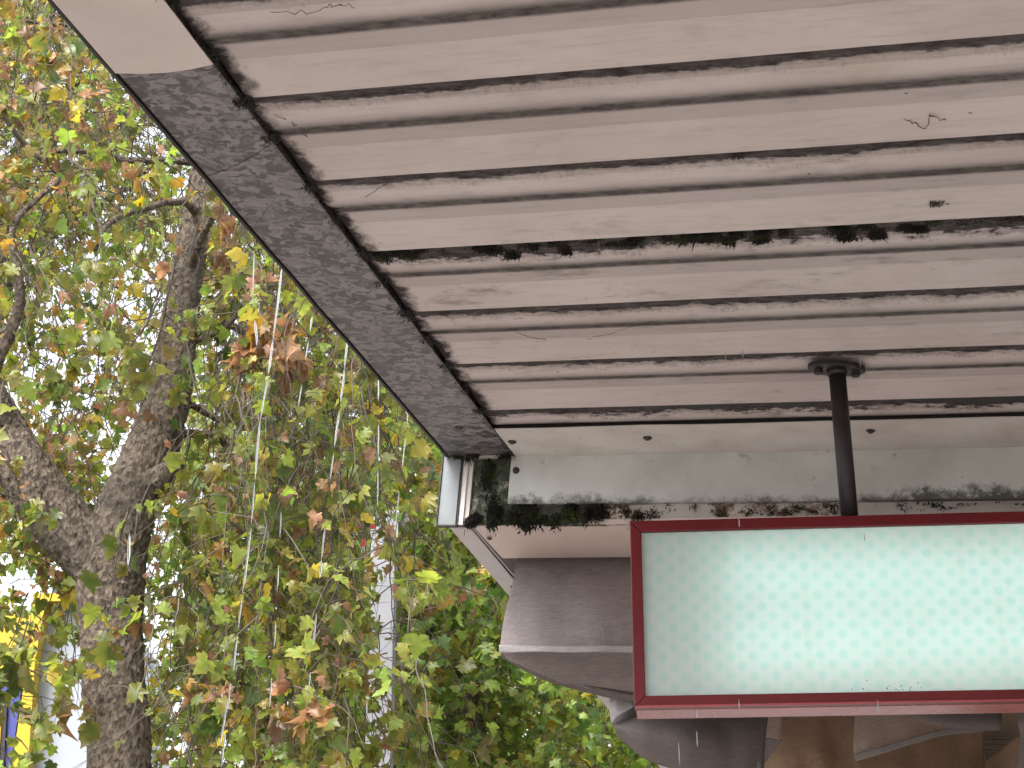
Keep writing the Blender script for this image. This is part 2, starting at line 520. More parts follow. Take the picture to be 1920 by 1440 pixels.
M['pipe'] = mat_plain('dark_pipe_paint', (0.024, 0.020, 0.020), 0.5, 0.35, 20, 0, 0.4, 0.2)
M['screw'] = mat_plain('rusty_screw', (0.05, 0.042, 0.038), 0.6, 0.4, 90, 0.3)
M['web'] = mat_plain('dirty_cobweb', (0.075, 0.062, 0.055), 0.9, 0.3, 60)
M['cloth'] = mat_cloth('grey_linen', (0.40, 0.35, 0.345), trans=0.45)
M['cloth_dark'] = mat_cloth('dark_linen', (0.21, 0.18, 0.175), trans=0.25)
M['cloth_brown'] = mat_cloth('brown_linen', (0.50, 0.355, 0.26), trans=0.28)
M['cloth_beige'] = mat_cloth('beige_linen', (0.64, 0.52, 0.46), trans=0.3)
M['hem'] = mat_cloth('linen_hem', (0.46, 0.425, 0.425), trans=0.3)
M['leaf'] = mat_leaf()
M['bark'] = mat_bark()
M['twig'] = mat_plain('twig', (0.075, 0.058, 0.044), 0.8, 0.4, 5)
M['water'] = mat_water()
M['yellow'] = mat_plain('yellow_trim', (0.50, 0.33, 0.006), 0.4, 0.06, 2)
M['blue'] = mat_plain('blue_panel', (0.035, 0.045, 0.25), 0.4, 0.1, 2)
M['whitewall'] = mat_plain('white_cladding', (0.36, 0.385, 0.44), 0.5, 0.04, 1)
M['pole'] = mat_plain('white_pole_paint', (0.60, 0.605, 0.66), 0.45, 0.06, 3, dirt=0.08)
M['polegrey'] = mat_plain('grey_bracket', (0.22, 0.20, 0.21), 0.5, 0.1, 6)
M['redtag'] = mat_plain('red_plastic', (0.62, 0.04, 0.05), 0.4, 0.1, 9)
M['whitetag'] = mat_plain('white_plastic', (0.75, 0.75, 0.78), 0.4, 0.05, 9)
M['pave'] = mat_plain('wet_paving', (0.25, 0.225, 0.205), 0.45, 0.2, 1.3, dirt=0.2)
M['road'] = mat_plain('wet_asphalt', (0.055, 0.055, 0.056), 0.4, 0.25, 2)
M['earth'] = mat_plain('ground', (0.13, 0.125, 0.11), 0.8, 0.25, 0.4)
M['wall'] = mat_plain('rendered_wall', (0.26, 0.235, 0.215), 0.8, 0.08, 1.5)
M['louvre'] = mat_plain('louvre_paint', (0.24, 0.20, 0.17), 0.5, 0.1, 6)
M['creamwall'] = mat_plain('cream_paint', (0.42, 0.32, 0.25), 0.7, 0.06, 4)
M['tile'] = mat_plain('grey_roof', (0.25, 0.24, 0.23), 0.7, 0.2, 3)
em = Mat('lit_tube'); em.b.inputs['Emission Color'].default_value = (0.93, 1.0, 0.96, 1); em.b.inputs['Emission Strength'].default_value = 1.75
M['tube'] = em.m

# ------------------------------------------------------------------ ground
g = MB().box(-600, 600, -400, 900, -0.3, 0.0).build('ground', M['earth']); tag(g, kind='structure')
rd = MB().box(-11.0, -2.6, -60, 120, 0.0, 0.006).build('road', M['road']); tag(rd, kind='structure')
pv = MB().box(-2.6, 6.0, -60, 120, 0.0, 0.13).build('pavement', M['pave']); tag(pv, kind='structure')
wl_ = MB().box(3.6, 4.0, -9, 14, 0.13, 5.5).build('wall', M['wall']); tag(wl_, kind='structure')

# ------------------------------------------------------------------ the awning
AO = Vector((-0.15749, 4.34475, 3.2))
AE = Vector((0.241602, 0.970375, 0.0))            # along the outer edge, away from the eye
AR = Vector((0.967134, -0.240795, -0.081667))     # across, towards the shops (sheets fall towards a box gutter)
AU = AR.cross(AE).normalized()
FRAME = Matrix(((AR.x, AE.x, AU.x, AO.x), (AR.y, AE.y, AU.y, AO.y), (AR.z, AE.z, AU.z, AO.z), (0, 0, 0, 1)))
SK = -0.055                                        # the sheets lie slightly askew to the edge
awning = empty('awning', mat=FRAME)
tag(awning, 'old painted metal awning with ribbed soffit and stained galvanised edge flashing', 'awning')

P_ = 0.293
prof = [(0.0, 0.0145), (0.003, 0.0130), (0.03, 0.0128), (0.064, 0.0124), (0.082, 0.0088), (0.098, 0.0054), (0.104, 0.0054), (0.110, 0.0061),
        (0.116, 0.0073), (0.122, 0.0089), (0.128, 0.0108), (0.132, 0.0123), (0.134, 0.0131), (0.136, 0.0130), (0.165, 0.0126), (0.194, 0.0121), (0.240, 0.0062), (0.285, 0.0006), (0.2885, 0.0004),
        (0.2910, 0.0016), (0.2925, 0.0045), (0.2927, 0.034)]


def sheet_mesh(name, pr, length, nx, seed, amp=0.0008):
    V, F = [], []
    for i in range(nx + 1):
        x = length * i / nx
        for (y, z) in pr:
            w = amp * noise.noise(Vector((x * 2.2 + seed * 7.3, y * 11, seed))) + amp * 0.6 * noise.noise(Vector((x * 9 + seed, y * 30, seed * 3)))
            V.append((x, y + 0.4 * amp * noise.noise(Vector((x * 5, seed, 3))), z + w))
    m_ = len(pr)
    for i in range(nx):
        for j in range(m_ - 1):
            a = i * m_ + j
            F.append((a, a + m_, a + m_ + 1, a + 1))
    return V, F


meshes = []
for sd_ in range(4):
    V, F = sheet_mesh('soffit_panel', prof, 3.6, 60, sd_ + 1)
    meshes.append((V, F))
grimes = {-4: 0.55, -3: 0.5, -2: 0.6, -1: 0.75, 0: 1.5, 1: 1.15, 2: 1.0}
cache = {}
# sheet k starts at lap k ; lap 0 is the mossy one
for k in range(-10, 3):
    s0 = -1.177 + P_ * k
    vi = k % 4
    if vi not in cache:
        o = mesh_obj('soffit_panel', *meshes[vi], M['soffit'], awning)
        cache[vi] = o.data
    else:
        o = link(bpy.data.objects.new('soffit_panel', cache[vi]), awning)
    o.location = (0.1560, s0, -0.0045)
    o.rotation_euler = (0, 0, math.atan(SK))
    o['grime'] = grimes.get(k, 0.6)
# last, cut sheet
V, F = sheet_mesh('soffit_panel', [p for p in prof if p[0] < 0.133], 3.6, 60, 9)
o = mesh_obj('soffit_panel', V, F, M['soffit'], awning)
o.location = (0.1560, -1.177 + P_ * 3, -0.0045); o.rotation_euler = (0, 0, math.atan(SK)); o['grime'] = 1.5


def skew(t): return SK * (t - 0.17)


def strip(name, t0, t1, s0, s1, z0, z1, mat, nt=1, ns=1, sk=True, wob=0.0, parent=awning):
    """slab in awning coordinates, optionally following the askew sheets"""
    V, F = [], []
    for z in (z0, z1):
        for i in range(nt + 1):
            t = t0 + (t1 - t0) * i / nt
            for j in range(ns + 1):
                s = s0 + (s1 - s0) * j / ns
                w = wob * noise.noise(Vector((t * 6, s * 4, 1.7 + z)))
                V.append((t + (wob * 0.6 * noise.noise(Vector((s * 7, t * 3, 5))) if i in (0, nt) else 0), s + (skew(t) if sk else 0), z + w))
    N = (nt + 1) * (ns + 1)
    q = lambda i, j, b: b * N + i * (ns + 1) + j
    for i in range(nt):
        for j in range(ns):
            F.append((q(i, j, 0), q(i, j + 1, 0), q(i + 1, j + 1, 0), q(i + 1, j, 0)))
            F.append((q(i, j, 1), q(i + 1, j, 1), q(i + 1, j + 1, 1), q(i, j + 1, 1)))
    for i in range(nt):
        F.append((q(i, 0, 0), q(i + 1, 0, 0), q(i + 1, 0, 1), q(i, 0, 1)))
        F.append((q(i, ns, 0), q(i, ns, 1), q(i + 1, ns, 1), q(i + 1, ns, 0)))
    for j in range(ns):
        F.append((q(0, j, 0), q(0, j, 1), q(0, j + 1, 1), q(0, j + 1, 0)))
        F.append((q(nt, j, 0), q(nt, j + 1, 0), q(nt, j + 1, 1), q(nt, j, 1)))
    return mesh_obj(name, V, F, mat, parent)


# roof above, edge flashing, fascia
strip('roof_deck', -0.01, 3.75, -4.35, 0.06, 0.10, 0.14, M['roof'], sk=False)
ef = strip('edge_flashing', 0.0, 0.1645, -1.93, 0.012, -0.0090, -0.0060, M['galv'], 4, 60, sk=False, wob=0.0022)
ef['label'] = 'grey spangled galvanised edge flashing'
V, F = [], []
wf = strip('edge_flashing', -0.001, 0.1660, -4.35, -1.885, -0.0125, -0.0105, M['white_flash'], 4, 40, sk=False, wob=0.0008)
wf['label'] = 'white painted edge flashing'
wf2 = wf.data.vertices
for v in wf2:                                   # torn, slightly curved end of the white piece
    if v.co.y > -1.9: v.co.y += 0.012 * math.sin(v.co.x / 0.166 * math.pi) + 0.010 * (1 - v.co.x / 0.166) - 0.004
strip('flashing_upstand', 0.1500, 0.1530, -4.35, 0.010, -0.0055, 0.05, M['web'], 1, 30, sk=False)
strip('closure_strip', 0.150, 3.7, -0.168, -0.160, -0.003, 0.099, M['black'])
strip('drip_edge', -0.0085, -0.0025, -4.35, 0.012, -0.013, 0.002, M['black'], 1, 60, sk=False, wob=0.0022)
strip('fascia', -0.0120, -0.0092, -4.35, 0.012, -0.001, 0.26, M['white_flash'], sk=False)

# end trim, hanging gutter face
strip('end_trim', 0.1665, 3.7, -0.183, 0.0185, -0.0085, -0.0065, M['end_flash'], 60, 3, wob=0.002)
strip('gutter_face', 0.157, 3.7, 0.019, 0.034, -0.130, 0.099, M['gutter'], 60, 1, wob=0.0015)
strip('gutter_lip', 0.108, 3.7, 0.036, 0.05, -0.178, -0.06, M['lip'], 60, 1, wob=0.002)
strip('corner_niche', 0.060, 0.156, 0.036, 0.046, -0.176, -0.013, M['niche'], 8, 1, sk=False, wob=0.003)
strip('corner_plate', -0.014, 0.031, 0.016, 0.024, -0.184, -0.0095, M['plate'], 3, 1, sk=False, wob=0.0005)
strip('corner_seam', 0.0312, 0.0358, 0.019, 0.026, -0.184, -0.0095, M['black'], 1, 1, sk=False)
strip('corner_strip', 0.036, 0.048, 0.022, 0.03, -0.182, -0.0095, M['end_flash'], 2, 1, sk=False)
strip('corner_strip', 0.048, 0.060, 0.027, 0.036, -0.180, -0.0095, M['end_flash'], 2, 1, sk=False)
strip('corner_frame', -0.0165, -0.0145, 0.012, 0.026, -0.187, 0.0, M['black'], 1, 1, sk=False)
strip('corner_frame', -0.0165, 0.036, 0.012, 0.028, -0.1885, -0.1855, M['black'], 1, 1, sk=False)
strip('corner_patch', 0.036, 0.150, 0.0135, 0.034, -0.0105, -0.007, M['end_flash'], 8, 2, sk=False, wob=0.003)
# a sprung joint: dark slots where the last sheet has rusted away
for (t0, t1, w) in ((0.55, 0.78, 0.052), (0.81, 0.92, 0.056), (1.10, 1.60, 0.066)):
    V = []; n = 24
    for i in range(n + 1):
        t = t0 + (t1 - t0) * i / n
        e = min(1, 4 * i / n, 4 * (n - i) / n if t1 < 1.4 else 1) ** 0.6
        s_ = -0.297 + skew(t)
        hw = w * e * (0.75 + 0.4 * noise.noise(Vector((t * 25, w, 0))))
        for z in (0.0015, 0.0075):
            V += [(t, s_ - 0.002, z), (t, s_ + hw, z)]
    F = []
    for i in range(n):
        a = i * 4
        F += [(a, a + 1, a + 5, a + 4), (a + 2, a + 6, a + 7, a + 3), (a, a + 4, a + 6, a + 2), (a + 1, a + 3, a + 7, a + 5)]
    mesh_obj('rust_slot', V, F, M['black'], awning)


def dome(mb, c, r, h, axis=Vector((0, 0, -1)), n=10):
    a = axis.orthogonal().normalized(); b = axis.cross(a)
    base = len(mb.v); rings = 4
    for i in range(rings):
        w = math.pi / 2 * i / rings
        for k in range(n):
            q = 2 * math.pi * k / n
            mb.v.append(tuple(Vector(c) + (a * math.cos(q) + b * math.sin(q)) * r * math.cos(w) + axis * h * math.sin(w)))
    mb.v.append(tuple(Vector(c) + axis * h))
    for i in range(rings - 1):
        for k in range(n):
            k2 = (k + 1) % n
            mb.f.append((base + i * n + k, base + i * n + k2, base + (i + 1) * n + k2, base + (i + 1) * n + k))
    for k in range(n):
        mb.f.append((base + (rings - 1) * n + k, base + (rings - 1) * n + (k + 1) % n, base + rings * n))


for (t, s) in ((0.188, -0.095), (0.52, -0.12), (1.035, -0.165), (1.55, -0.19)):
    mb = MB(); dome(mb, (t, s, -0.0085), 0.0085, 0.008)
    mb.tube([(t, s, -0.0087), (t, s, -0.011)], 0.0105, 12)
    mb.build('screw', M['screw'], awning)
mb = MB(); dome(mb, (0.172, 0.0185, -0.045), 0.009, 0.007, Vector((0, -1, 0))); mb.build('screw', M['screw'], awning)
mb = MB(); dome(mb, (0.085, -0.20, -0.009), 0.011, 0.006); mb.build('screw', M['screw'], awning)


def moss_bed(segs, name='moss', parent=awning, mat=None, seed=1):
    """tufts: segs = (t0,t1, s0,s1, z0,z1, count, blade length, skewed)"""
    r = np.random.default_rng(seed)
    VV, FF, b = [], [], 0
    for (t0, t1, s0, s1, z0, z1, n, bl, sk) in segs:
        # clumped positions
        nc = max(3, int((t1 - t0) / 0.02))
        ct = r.uniform(t0, t1, nc); cs = r.uniform(s0, s1, nc); cz = r.uniform(z0, z1, nc); cw = r.uniform(0.2, 1.0, nc)
        pick = r.choice(nc, n, p=cw / cw.sum())
        t = ct[pick] + r.normal(0, 0.008, n); s = cs[pick] + r.normal(0, (s1 - s0) * 0.18 + 0.001, n); z = cz[pick] + r.normal(0, (z1 - z0) * 0.18 + 0.0005, n)
        t = np.clip(t, t0, t1); s = np.clip(s, s0, s1 + 0.003)
        if sk: s = s + SK * (t - 0.17)
        d = r.normal(0, 0.7, (n, 3)); d[:, 2] -= 0.9; d[:, 1] -= 0.5
        d /= np.linalg.norm(d, axis=1)[:, None]
        w = np.cross(d, r.normal(0, 1, (n, 3))); w /= np.linalg.norm(w, axis=1)[:, None]
        L = bl * r.uniform(0.35, 1.25, n) * (1 + 1.2 * (r.random(n) < 0.03)); W = bl * r.uniform(0.12, 0.3, n)
        P0 = np.stack([t, s, z], 1)
        A = P0 - w * W[:, None]; B = P0 + w * W[:, None]; Cc = P0 + d * L[:, None]
        D = P0 + np.cross(w, d) * W[:, None]
        V = np.stack([A, B, Cc, D], 1).reshape(-1, 3)
        i = np.arange(n)[:, None] * 4 + b
        FF.append(np.concatenate([i + [0, 1, 2], i + [1, 3, 2], i + [3, 0, 2]], 0))
        VV.append(V); b += len(V)
    o = np_mesh(name, np.concatenate(VV), np.concatenate(FF), mat or M['moss'], parent)
    o['kind'] = 'stuff'
    return o


def lap_t(px): return 0.174 + (px - 685) * 0.00096


LS = -1.177
seg = []
for (a, b, n, w, bl) in ((690, 780, 900, 0.050, 0.007), (780, 860, 160, 0.02, 0.006), (895, 985, 800, 0.044, 0.010), (985, 1050, 160, 0.016, 0.007), (1050, 1085, 260, 0.046, 0.009),
                         (1085, 1190, 250, 0.02, 0.007), (1190, 1310, 420, 0.026, 0.008), (1310, 1400, 900, 0.042, 0.012), (1400, 1490, 1000, 0.036, 0.009), (1490, 1560, 300, 0.02, 0.007), (1560, 1680, 900, 0.046, 0.010), (1690, 1780, 500, 0.032, 0.008), (1780, 2300, 300, 0.014, 0.007)):
    seg.append((lap_t(a), lap_t(b), LS + 0.018, LS + w + 0.024, 0.002, 0.008, int(n * 1.8), bl * 0.7, True))
moss_bed(seg, seed=3)
# along the gutter lip and in the corner
seg = [(0.110, 0.36, 0.020, 0.036, -0.178, -0.134, 2600, 0.013, True), (0.36, 0.50, 0.024, 0.036, -0.172, -0.134, 700, 0.009, True), (0.50, 0.62, 0.028, 0.036, -0.165, -0.134, 160, 0.007, True),
       (0.64, 0.98, 0.028, 0.036, -0.160, -0.134, 500, 0.007, True), (1.05, 1.22, 0.03, 0.036, -0.150, -0.134, 150, 0.007, True), (1.22, 1.9, 0.03, 0.036, -0.140, -0.134, 150, 0.007, True),
       (0.052, 0.150, 0.026, 0.036, -0.176, -0.150, 700, 0.012, False), (0.075, 0.150, 0.03, 0.036, -0.15, -0.04, 500, 0.010, False),
       (-0.004, 0.075, 0.002, 0.02, -0.022, -0.004, 500, 0.011, False), (0.13, 0.166, -0.02, 0.02, -0.016, -0.006, 260, 0.008, False)]
moss_bed(seg, seed=5)
# grime knots where each sheet meets the edge flashing
seg = []
for k in range(-7, 4):
    for (off, n, bl) in ((0.0, 130, 0.009), (0.137, 80, 0.007)):
        s_ = -1.177 + P_ * k + off
        if s_ > -0.2: continue
        seg.append((0.152, 0.178, s_ - 0.022, s_ + 0.018, -0.010, 0.0, n + (120 if k in (-2, 1) else 0), bl, False))
seg.append((0.158, 0.168, -2.4, -0.02, -0.010, -0.004, 1500, 0.0055, False))
moss_bed(seg, mat=M['black'], seed=8)


def strand(pts, r, name='cobweb', parent=awning, mat=None, n=24, wob=0.003, seed=0):
    c = spline(pts, n)
    c += np.array([[wob * noise.noise(Vector((i * 0.6, seed, j * 9))) for j in range(3)] for i in range(n)])
    rr = [0.62 * r * (0.5 + 0.9 * abs(noise.noise(Vector((i * 0.9, seed + 4, 0))))) for i in range(n)]
    return MB().tube([Vector(p) for p in c], rr, 5).build(name, mat or M['web'], parent)


zf = -0.0095
strand([(0.0, -1.52, zf), (0.06, -1.55, zf), (0.13, -1.60, zf), (0.165, -1.63, zf)], 0.0016, seed=1)
strand([(0.02, -1.33, zf), (0.07, -1.40, zf), (0.115, -1.455, zf)], 0.0012, seed=2)
strand([(0.075, -0.98, zf), (0.12, -0.94, zf), (0.166, -0.90, zf)], 0.0013, seed=3)
strand([(0.165, -1.345, 0.0), (0.23, -1.38, 0.004), (0.31, -1.45, 0.003), (0.35, -1.475, 0.002)], 0.0014, seed=4)
strand([(0.19, -1.70, 0.003), (0.22, -1.66, 0.002), (0.215, -1.63, 0.002), (0.25, -1.655, 0.002)], 0.0013, seed=5, wob=0.008)
strand([(0.36, -0.76, 0.001), (0.39, -0.735, -0.002), (0.415, -0.72, 0.0)], 0.0015, seed=6)
strand([(0.50, -0.72, 0.0), (0.56, -0.75, -0.001), (0.64, -0.80, 0.0), (0.70, -0.80, 0.004)], 0.0010, seed=7, wob=0.007)
strand([(0.95, -1.52, 0.002), (1.02, -1.50, 0.0), (1.08, -1.485, 0.002)], 0.0014, seed=8, wob=0.009)
strand([(0.30, -2.00, 0.002), (0.36, -1.995, 0.001), (0.40, -2.01, 0.0), (0.43, -2.0, 0.001)], 0.0014, seed=9, wob=0.01)
strand([(1.18, -1.595, 0.0), (1.21, -1.565, -0.002), (1.22, -1.60, 0.0), (1.24, -1.58, 0.0)], 0.0016, seed=10, wob=0.008)
# wind-blown scraps stuck to the soffit
for i_, (t, s_, r) in enumerate(((1.222, -1.292, 0.010), (0.905, -1.495, 0.012))):
    o = moss_bed([(t - r * 1.4, t + r * 1.4, s_ - r * 0.6, s_ + r * 0.6, -0.0015, 0.004, 260, 0.0045, False)], name='dirt_tuft', mat=M['web'], seed=20 + i_)

# ------------------------------------------------------------------ the neighbour's lower awning
NO = AO + AE * 0.0 + AU * (-0.178)
NF = Matrix(((AR.x, AE.x, AU.x, NO.x), (AR.y, AE.y, AU.y, NO.y), (AR.z, AE.z, AU.z, NO.z), (0, 0, 0, 1)))
nb = empty('awning', mat=NF)
tag(nb, 'lower cream awning beyond the mossy gutter with linen cloths under it', 'awning')
NSK = -0.085
def nstrip(name, t0, t1, s0, s1, z0, z1, mat, nt=1, ns=1, slope=0.0, endk=0.0):
    V = []; F = []
    o = strip(name, t0, t1, s0, s1, z0, z1, mat, nt, ns, sk=False, parent=nb)
    for v in o.data.vertices:
        v.co.x += slope * v.co.y
        v.co.y += endk * v.co.x
    return o
nstrip('edge_flashing', 0.014, 0.060, 0.056, 7.5, -0.004, 0.0, M['pale'], 2, 24, slope=-0.028)
nstrip('flashing_upstand', 0.0605, 0.0640, 0.056, 7.5, 0.001, 0.61, M['pale'], 1, 12, slope=-0.022)
nstrip('soffit_board', 0.066, 3.7, 0.056, 0.352, 0.0, 0.012, M['cream'], 12, 2, endk=NSK)
nstrip('fascia', 0.006, 0.013, 0.056, 7.5, -0.002, 0.66, M['pale'], slope=-0.028)
nstrip('roof_deck', 0.016, 3.7, 0.06, 7.5, 0.62, 0.65, M['roof'])
nstrip('light_block_board', 0.066, 3.7, 0.058, 0.070, 0.0125, 0.615, M['roof'], 4, 1)  # unseen board added to keep light off the top of the cloth
for p_ in ((0.045, 0.62), (0.105, 0.14)):
    mb = MB(); dome(mb, (p_[0] - 0.02, p_[1], -0.004), 0.007, 0.005); mb.build('screw', M['screw'], nb)

# ------------------------------------------------------------------ hanging sign and its pipe
SQ = Vector((0.657, 3.519, 0)); az = math.radians(5)
SF = Matrix.Translation((SQ.x, SQ.y, 2.407)) @ Matrix.Rotation(-az, 4, 'Z')
sign = empty('lightbox_sign', mat=SF)
tag(sign, 'red framed light box sign with pale mint panel of faint turquoise dots', 'sign')
X0, X1, H, D, W = -0.425, 1.15, 0.372, 0.107, 0.0225
def bar(name, pts, y0, y1, mat=None, bevel=0.002):
    mb = MB(); mb.prism([(x, y0, z) for x, z in pts], (0, y1 - y0, 0)); return mb.build(name, mat or M['red'], sign, bevel=bevel)
g_ = 0.0004
bar('frame_bar', [(X0, 0.0), (X1, 0.0), (X1 - W, W), (X0 + W, W)], -0.004, 0.02)
bar('frame_bar', [(X0, H), (X0 + W, H - W), (X1 - W, H - W), (X1, H)], -0.004, 0.02)
bar('frame_bar', [(X0, g_), (X0 + W - g_, W), (X0 + W - g_, H - W), (X0, H - g_)], -0.0035, 0.02)
bar('frame_bar', [(X1, g_), (X1, H - g_), (X1 - W + g_, H - W), (X1 - W + g_, W)], -0.0035, 0.02)
MB().box(X0 + 0.003, X1 - 0.003, -0.0085, -0.0045, -0.001, 0.0035).build('drip_lip', M['redlip'], sign, bevel=0.0012)
MB().box(X0 + 0.004, X1 - 0.004, 0.0205, D, -0.0006, 0.005).build('bottom_tray', M['redlip'], sign, bevel=0.001)
MB().box(X0 + 0.002, X1 - 0.002, 0.0205, D, H - 0.006, H - 0.001).build('top_tray', M['red'], sign)
MB().box(X0 + 0.002, X0 + 0.006, 0.0205, D, 0.0052, H - 0.0065).build('side_tray', M['red'], sign)
MB().box(X1 - 0.006, X1 - 0.002, 0.0205, D, 0.0052, H - 0.0065).build('side_tray', M['red'], sign)
MB().box(X0 + 0.002, X1 - 0.002, D + 0.0005, D + 0.006, 0.0, H).build('back_panel', M['red'], sign)
MB().box(X0 + 0.007, X1 - 0.007, D - 0.004, D - 0.0005, 0.0055, H - 0.007).build('liner', M['whitebox'], sign)
sp = MB().box(X0 + 0.012, X1 - 0.012, 0.007, 0.0072, 0.012, H - 0.012).build('light_panel', M['sign'], sign)
for z in (0.105, 0.27):
    MB().tube([(X0 + 0.17, 0.072, z), (X1 - 0.08, 0.072, z)], 0.013, 12).build('lamp_tube', M['tube'], sign)

def post(x, y):
    w = Matrix.Rotation(-az, 4, 'Z') @ Vector((x, 0.05, 0))
    bx, by = SQ.x + w.x, SQ.y + w.y
    # height of the soffit above this spot
    v = Vector((bx, by, 0)) - AO
    zt = AO.z - ((bx - AO.x) * AU.x + (by - AO.y) * AU.y) / AU.z
    return bx, by, zt
for i, x in enumerate((0.012, 0.83)):
    bx, by, zt = post(x, 0)
    p = empty('hanger_pipe', (bx, by, 2.777))
    tag(p, 'dark pipe with oval flange carrying the light box sign' if i == 0 else 'second dark hanger pipe further along the light box sign', 'pipe')
    h_ = zt - 2.777
    lean = -0.006
    MB().tube([(0, 0, 0.0), (lean * 0.5, 0, h_ * 0.5), (lean, 0, h_ - 0.004)], 0.0175, 20).build('pipe', M['pipe'], p, smooth=True)
    V, F = [], []; n = 32
    mb = MB()
    rings = [(1.0, -0.004), (1.0, -0.011), (0.94, -0.013), (0.55, -0.014), (0.45, -0.014)]
    for (f, z) in rings:
        for k in range(n):
            q = 2 * math.pi * k / n
            mb.v.append((lean + f * 0.059 * math.copysign(abs(math.cos(q)) ** 0.8, math.cos(q)), f * 0.034 * math.sin(q), h_ + z + lean * 0 - 0.0817 * f * 0.059 * math.cos(q)))
    for i2 in range(len(rings) - 1):
        for k in range(n):
            k2 = (k + 1) % n
            mb.f.append((i2 * n + k, i2 * n + k2, (i2 + 1) * n + k2, (i2 + 1) * n + k))
    mb.f.append(tuple((len(rings) - 1) * n + k for k in range(n)))
    fl = mb.build('flange', M['pipe'], p)
    MB().tube([(lean, 0, h_ - 0.012), (lean, 0, h_ - 0.024)], [0.0215, 0.0195], 20).build('collar', M['pipe'], fl, smooth=True)
    for sx in (-0.038, 0.038):
        mb = MB(); mb.tube([(lean + sx, 0, h_ - 0.012 - sx * 0.08), (lean + sx, 0, h_ - 0.023 - sx * 0.08)], 0.009, 6); mb.build('bolt', M['pipe'], fl)

# ------------------------------------------------------------------ linen cloths
def cloth(name, rows, mat, parent=None, nu=40, nv=24, fold=0.006, seed=0, thick=0.0025, origin=None):
    """rows of (px, py, Y) control points, lofted"""
    R = [spline([tuple(at(*p)) for p in r], nu) for r in rows]
    G = np.array([spline([tuple(R[k][i]) for k in range(len(rows))], nv) if len(rows) > 2 else np.array([R[0][i] + (R[1][i] - R[0][i]) * j / (nv - 1) for j in range(nv)]) for i in range(nu)])
    for i in range(nu):
        for j in range(nv):
            p = G[i, j]
            e = min(1.0, 0.25 + j / nv)
            G[i, j, 1] += e * fold * (noise.noise(Vector((p[0] * 9 + seed * 11, p[2] * 3, seed))) * 3.5 + noise.noise(Vector((p[0] * 4 + p[2] * 5, seed * 3.1, 2.0))) * 3 + 0.5 * noise.noise(Vector((p[0] * 31, p[2] * 17, seed + 5))))
    V = G.reshape(-1, 3)
    if origin is not None: V = V - np.array(origin)
    F = [(i * nv + j, (i + 1) * nv + j, (i + 1) * nv + j + 1, i * nv + j + 1) for i in range(nu - 1) for j in range(nv - 1)]
    o = np_mesh(name, V, F, mat, parent, smooth=True)
    md = o.modifiers.new('thickness', 'SOLIDIFY'); md.thickness = thick; md.offset = 0
    return o


def cloth_thing(label, loc):
    e = empty('linen_cloth', loc)
    return tag(e, label, 'cloth', 'linen cloths hung under the far awning')


c0 = at(1080, 1042, 4.62)
c1 = cloth_thing('largest grey linen cloth with stitched hem billowing left of the sign', c0)
p1 = cloth('panel', [[(972, 1036, 4.70), (1060, 1035, 4.66), (1180, 1034, 4.61), (1320, 1034, 4.55)],
                [(960, 1100, 4.68), (1050, 1100, 4.61), (1180, 1100, 4.56), (1320, 1100, 4.52)],
                [(945, 1160, 4.66), (1040, 1160, 4.57), (1180, 1160, 4.53), (1320, 1160, 4.50)],
                [(937, 1216, 4.63), (1040, 1217, 4.55), (1180, 1217, 4.52), (1320, 1218, 4.50)]], M['cloth'], c1, 60, 40, 0.006, 1, origin=c0)
cloth('hem', [[(936, 1209, 4.622), (1040, 1212, 4.542), (1180, 1211, 4.512), (1320, 1212, 4.492)],
              [(937, 1222, 4.620), (1040, 1223, 4.540), (1180, 1223, 4.510), (1320, 1224, 4.490)]], M['hem'], p1, 60, 5, 0.006, 1, 0.004, origin=c0)
p1 = cloth('lining', [[(939, 1216, 4.66), (1040, 1214, 4.66), (1180, 1212, 4.66), (1320, 1212, 4.66)],
                 [(948, 1232, 4.70), (1050, 1252, 4.72), (1180, 1270, 4.74), (1320, 1280, 4.74)],
                 [(958, 1240, 4.78), (1060, 1281, 4.80), (1180, 1304, 4.82), (1320, 1322, 4.82)]], M['cloth'], c1, 60, 20, 0.005, 2, origin=c0)
cloth('lining_hem', [[(938, 1222, 4.75), (1000, 1247, 4.765), (1060, 1272, 4.78), (1180, 1302, 4.80), (1320, 1320, 4.80)],
                     [(946, 1234, 4.80), (1000, 1262, 4.815), (1060, 1286, 4.83), (1180, 1314, 4.85), (1320, 1332, 4.85)]], M['cloth_dark'], p1, 60, 5, 0.003, 4, 0.006, origin=c0)

c0 = at(1290, 1330, 6.6)
c2 = cloth_thing('dark grey cloth sagging like a bag beneath the left end of the sign', c0)
cloth('panel', [[(1150, 1335, 6.6), (1220, 1300, 6.55), (1320, 1290, 6.5), (1450, 1290, 6.5)],
                [(1152, 1362, 6.5), (1215, 1370, 6.35), (1320, 1380, 6.3), (1436, 1380, 6.35)],
                [(1160, 1384, 6.6), (1215, 1424, 6.5), (1320, 1462, 6.45), (1430, 1500, 6.5)]], M['cloth_dark'], c2, 50, 30, 0.01, 6, origin=c0)
cloth('turned_edge', [[(1143, 1296, 6.5), (1165, 1300, 6.46), (1200, 1300, 6.44)],
                      [(1143, 1330, 6.46), (1158, 1330, 6.42), (1190, 1316, 6.4)],
                      [(1147, 1359, 6.5), (1158, 1343, 6.42), (1188, 1324, 6.36)]], M['hem'], c2, 14, 14, 0.002, 7, origin=c0)
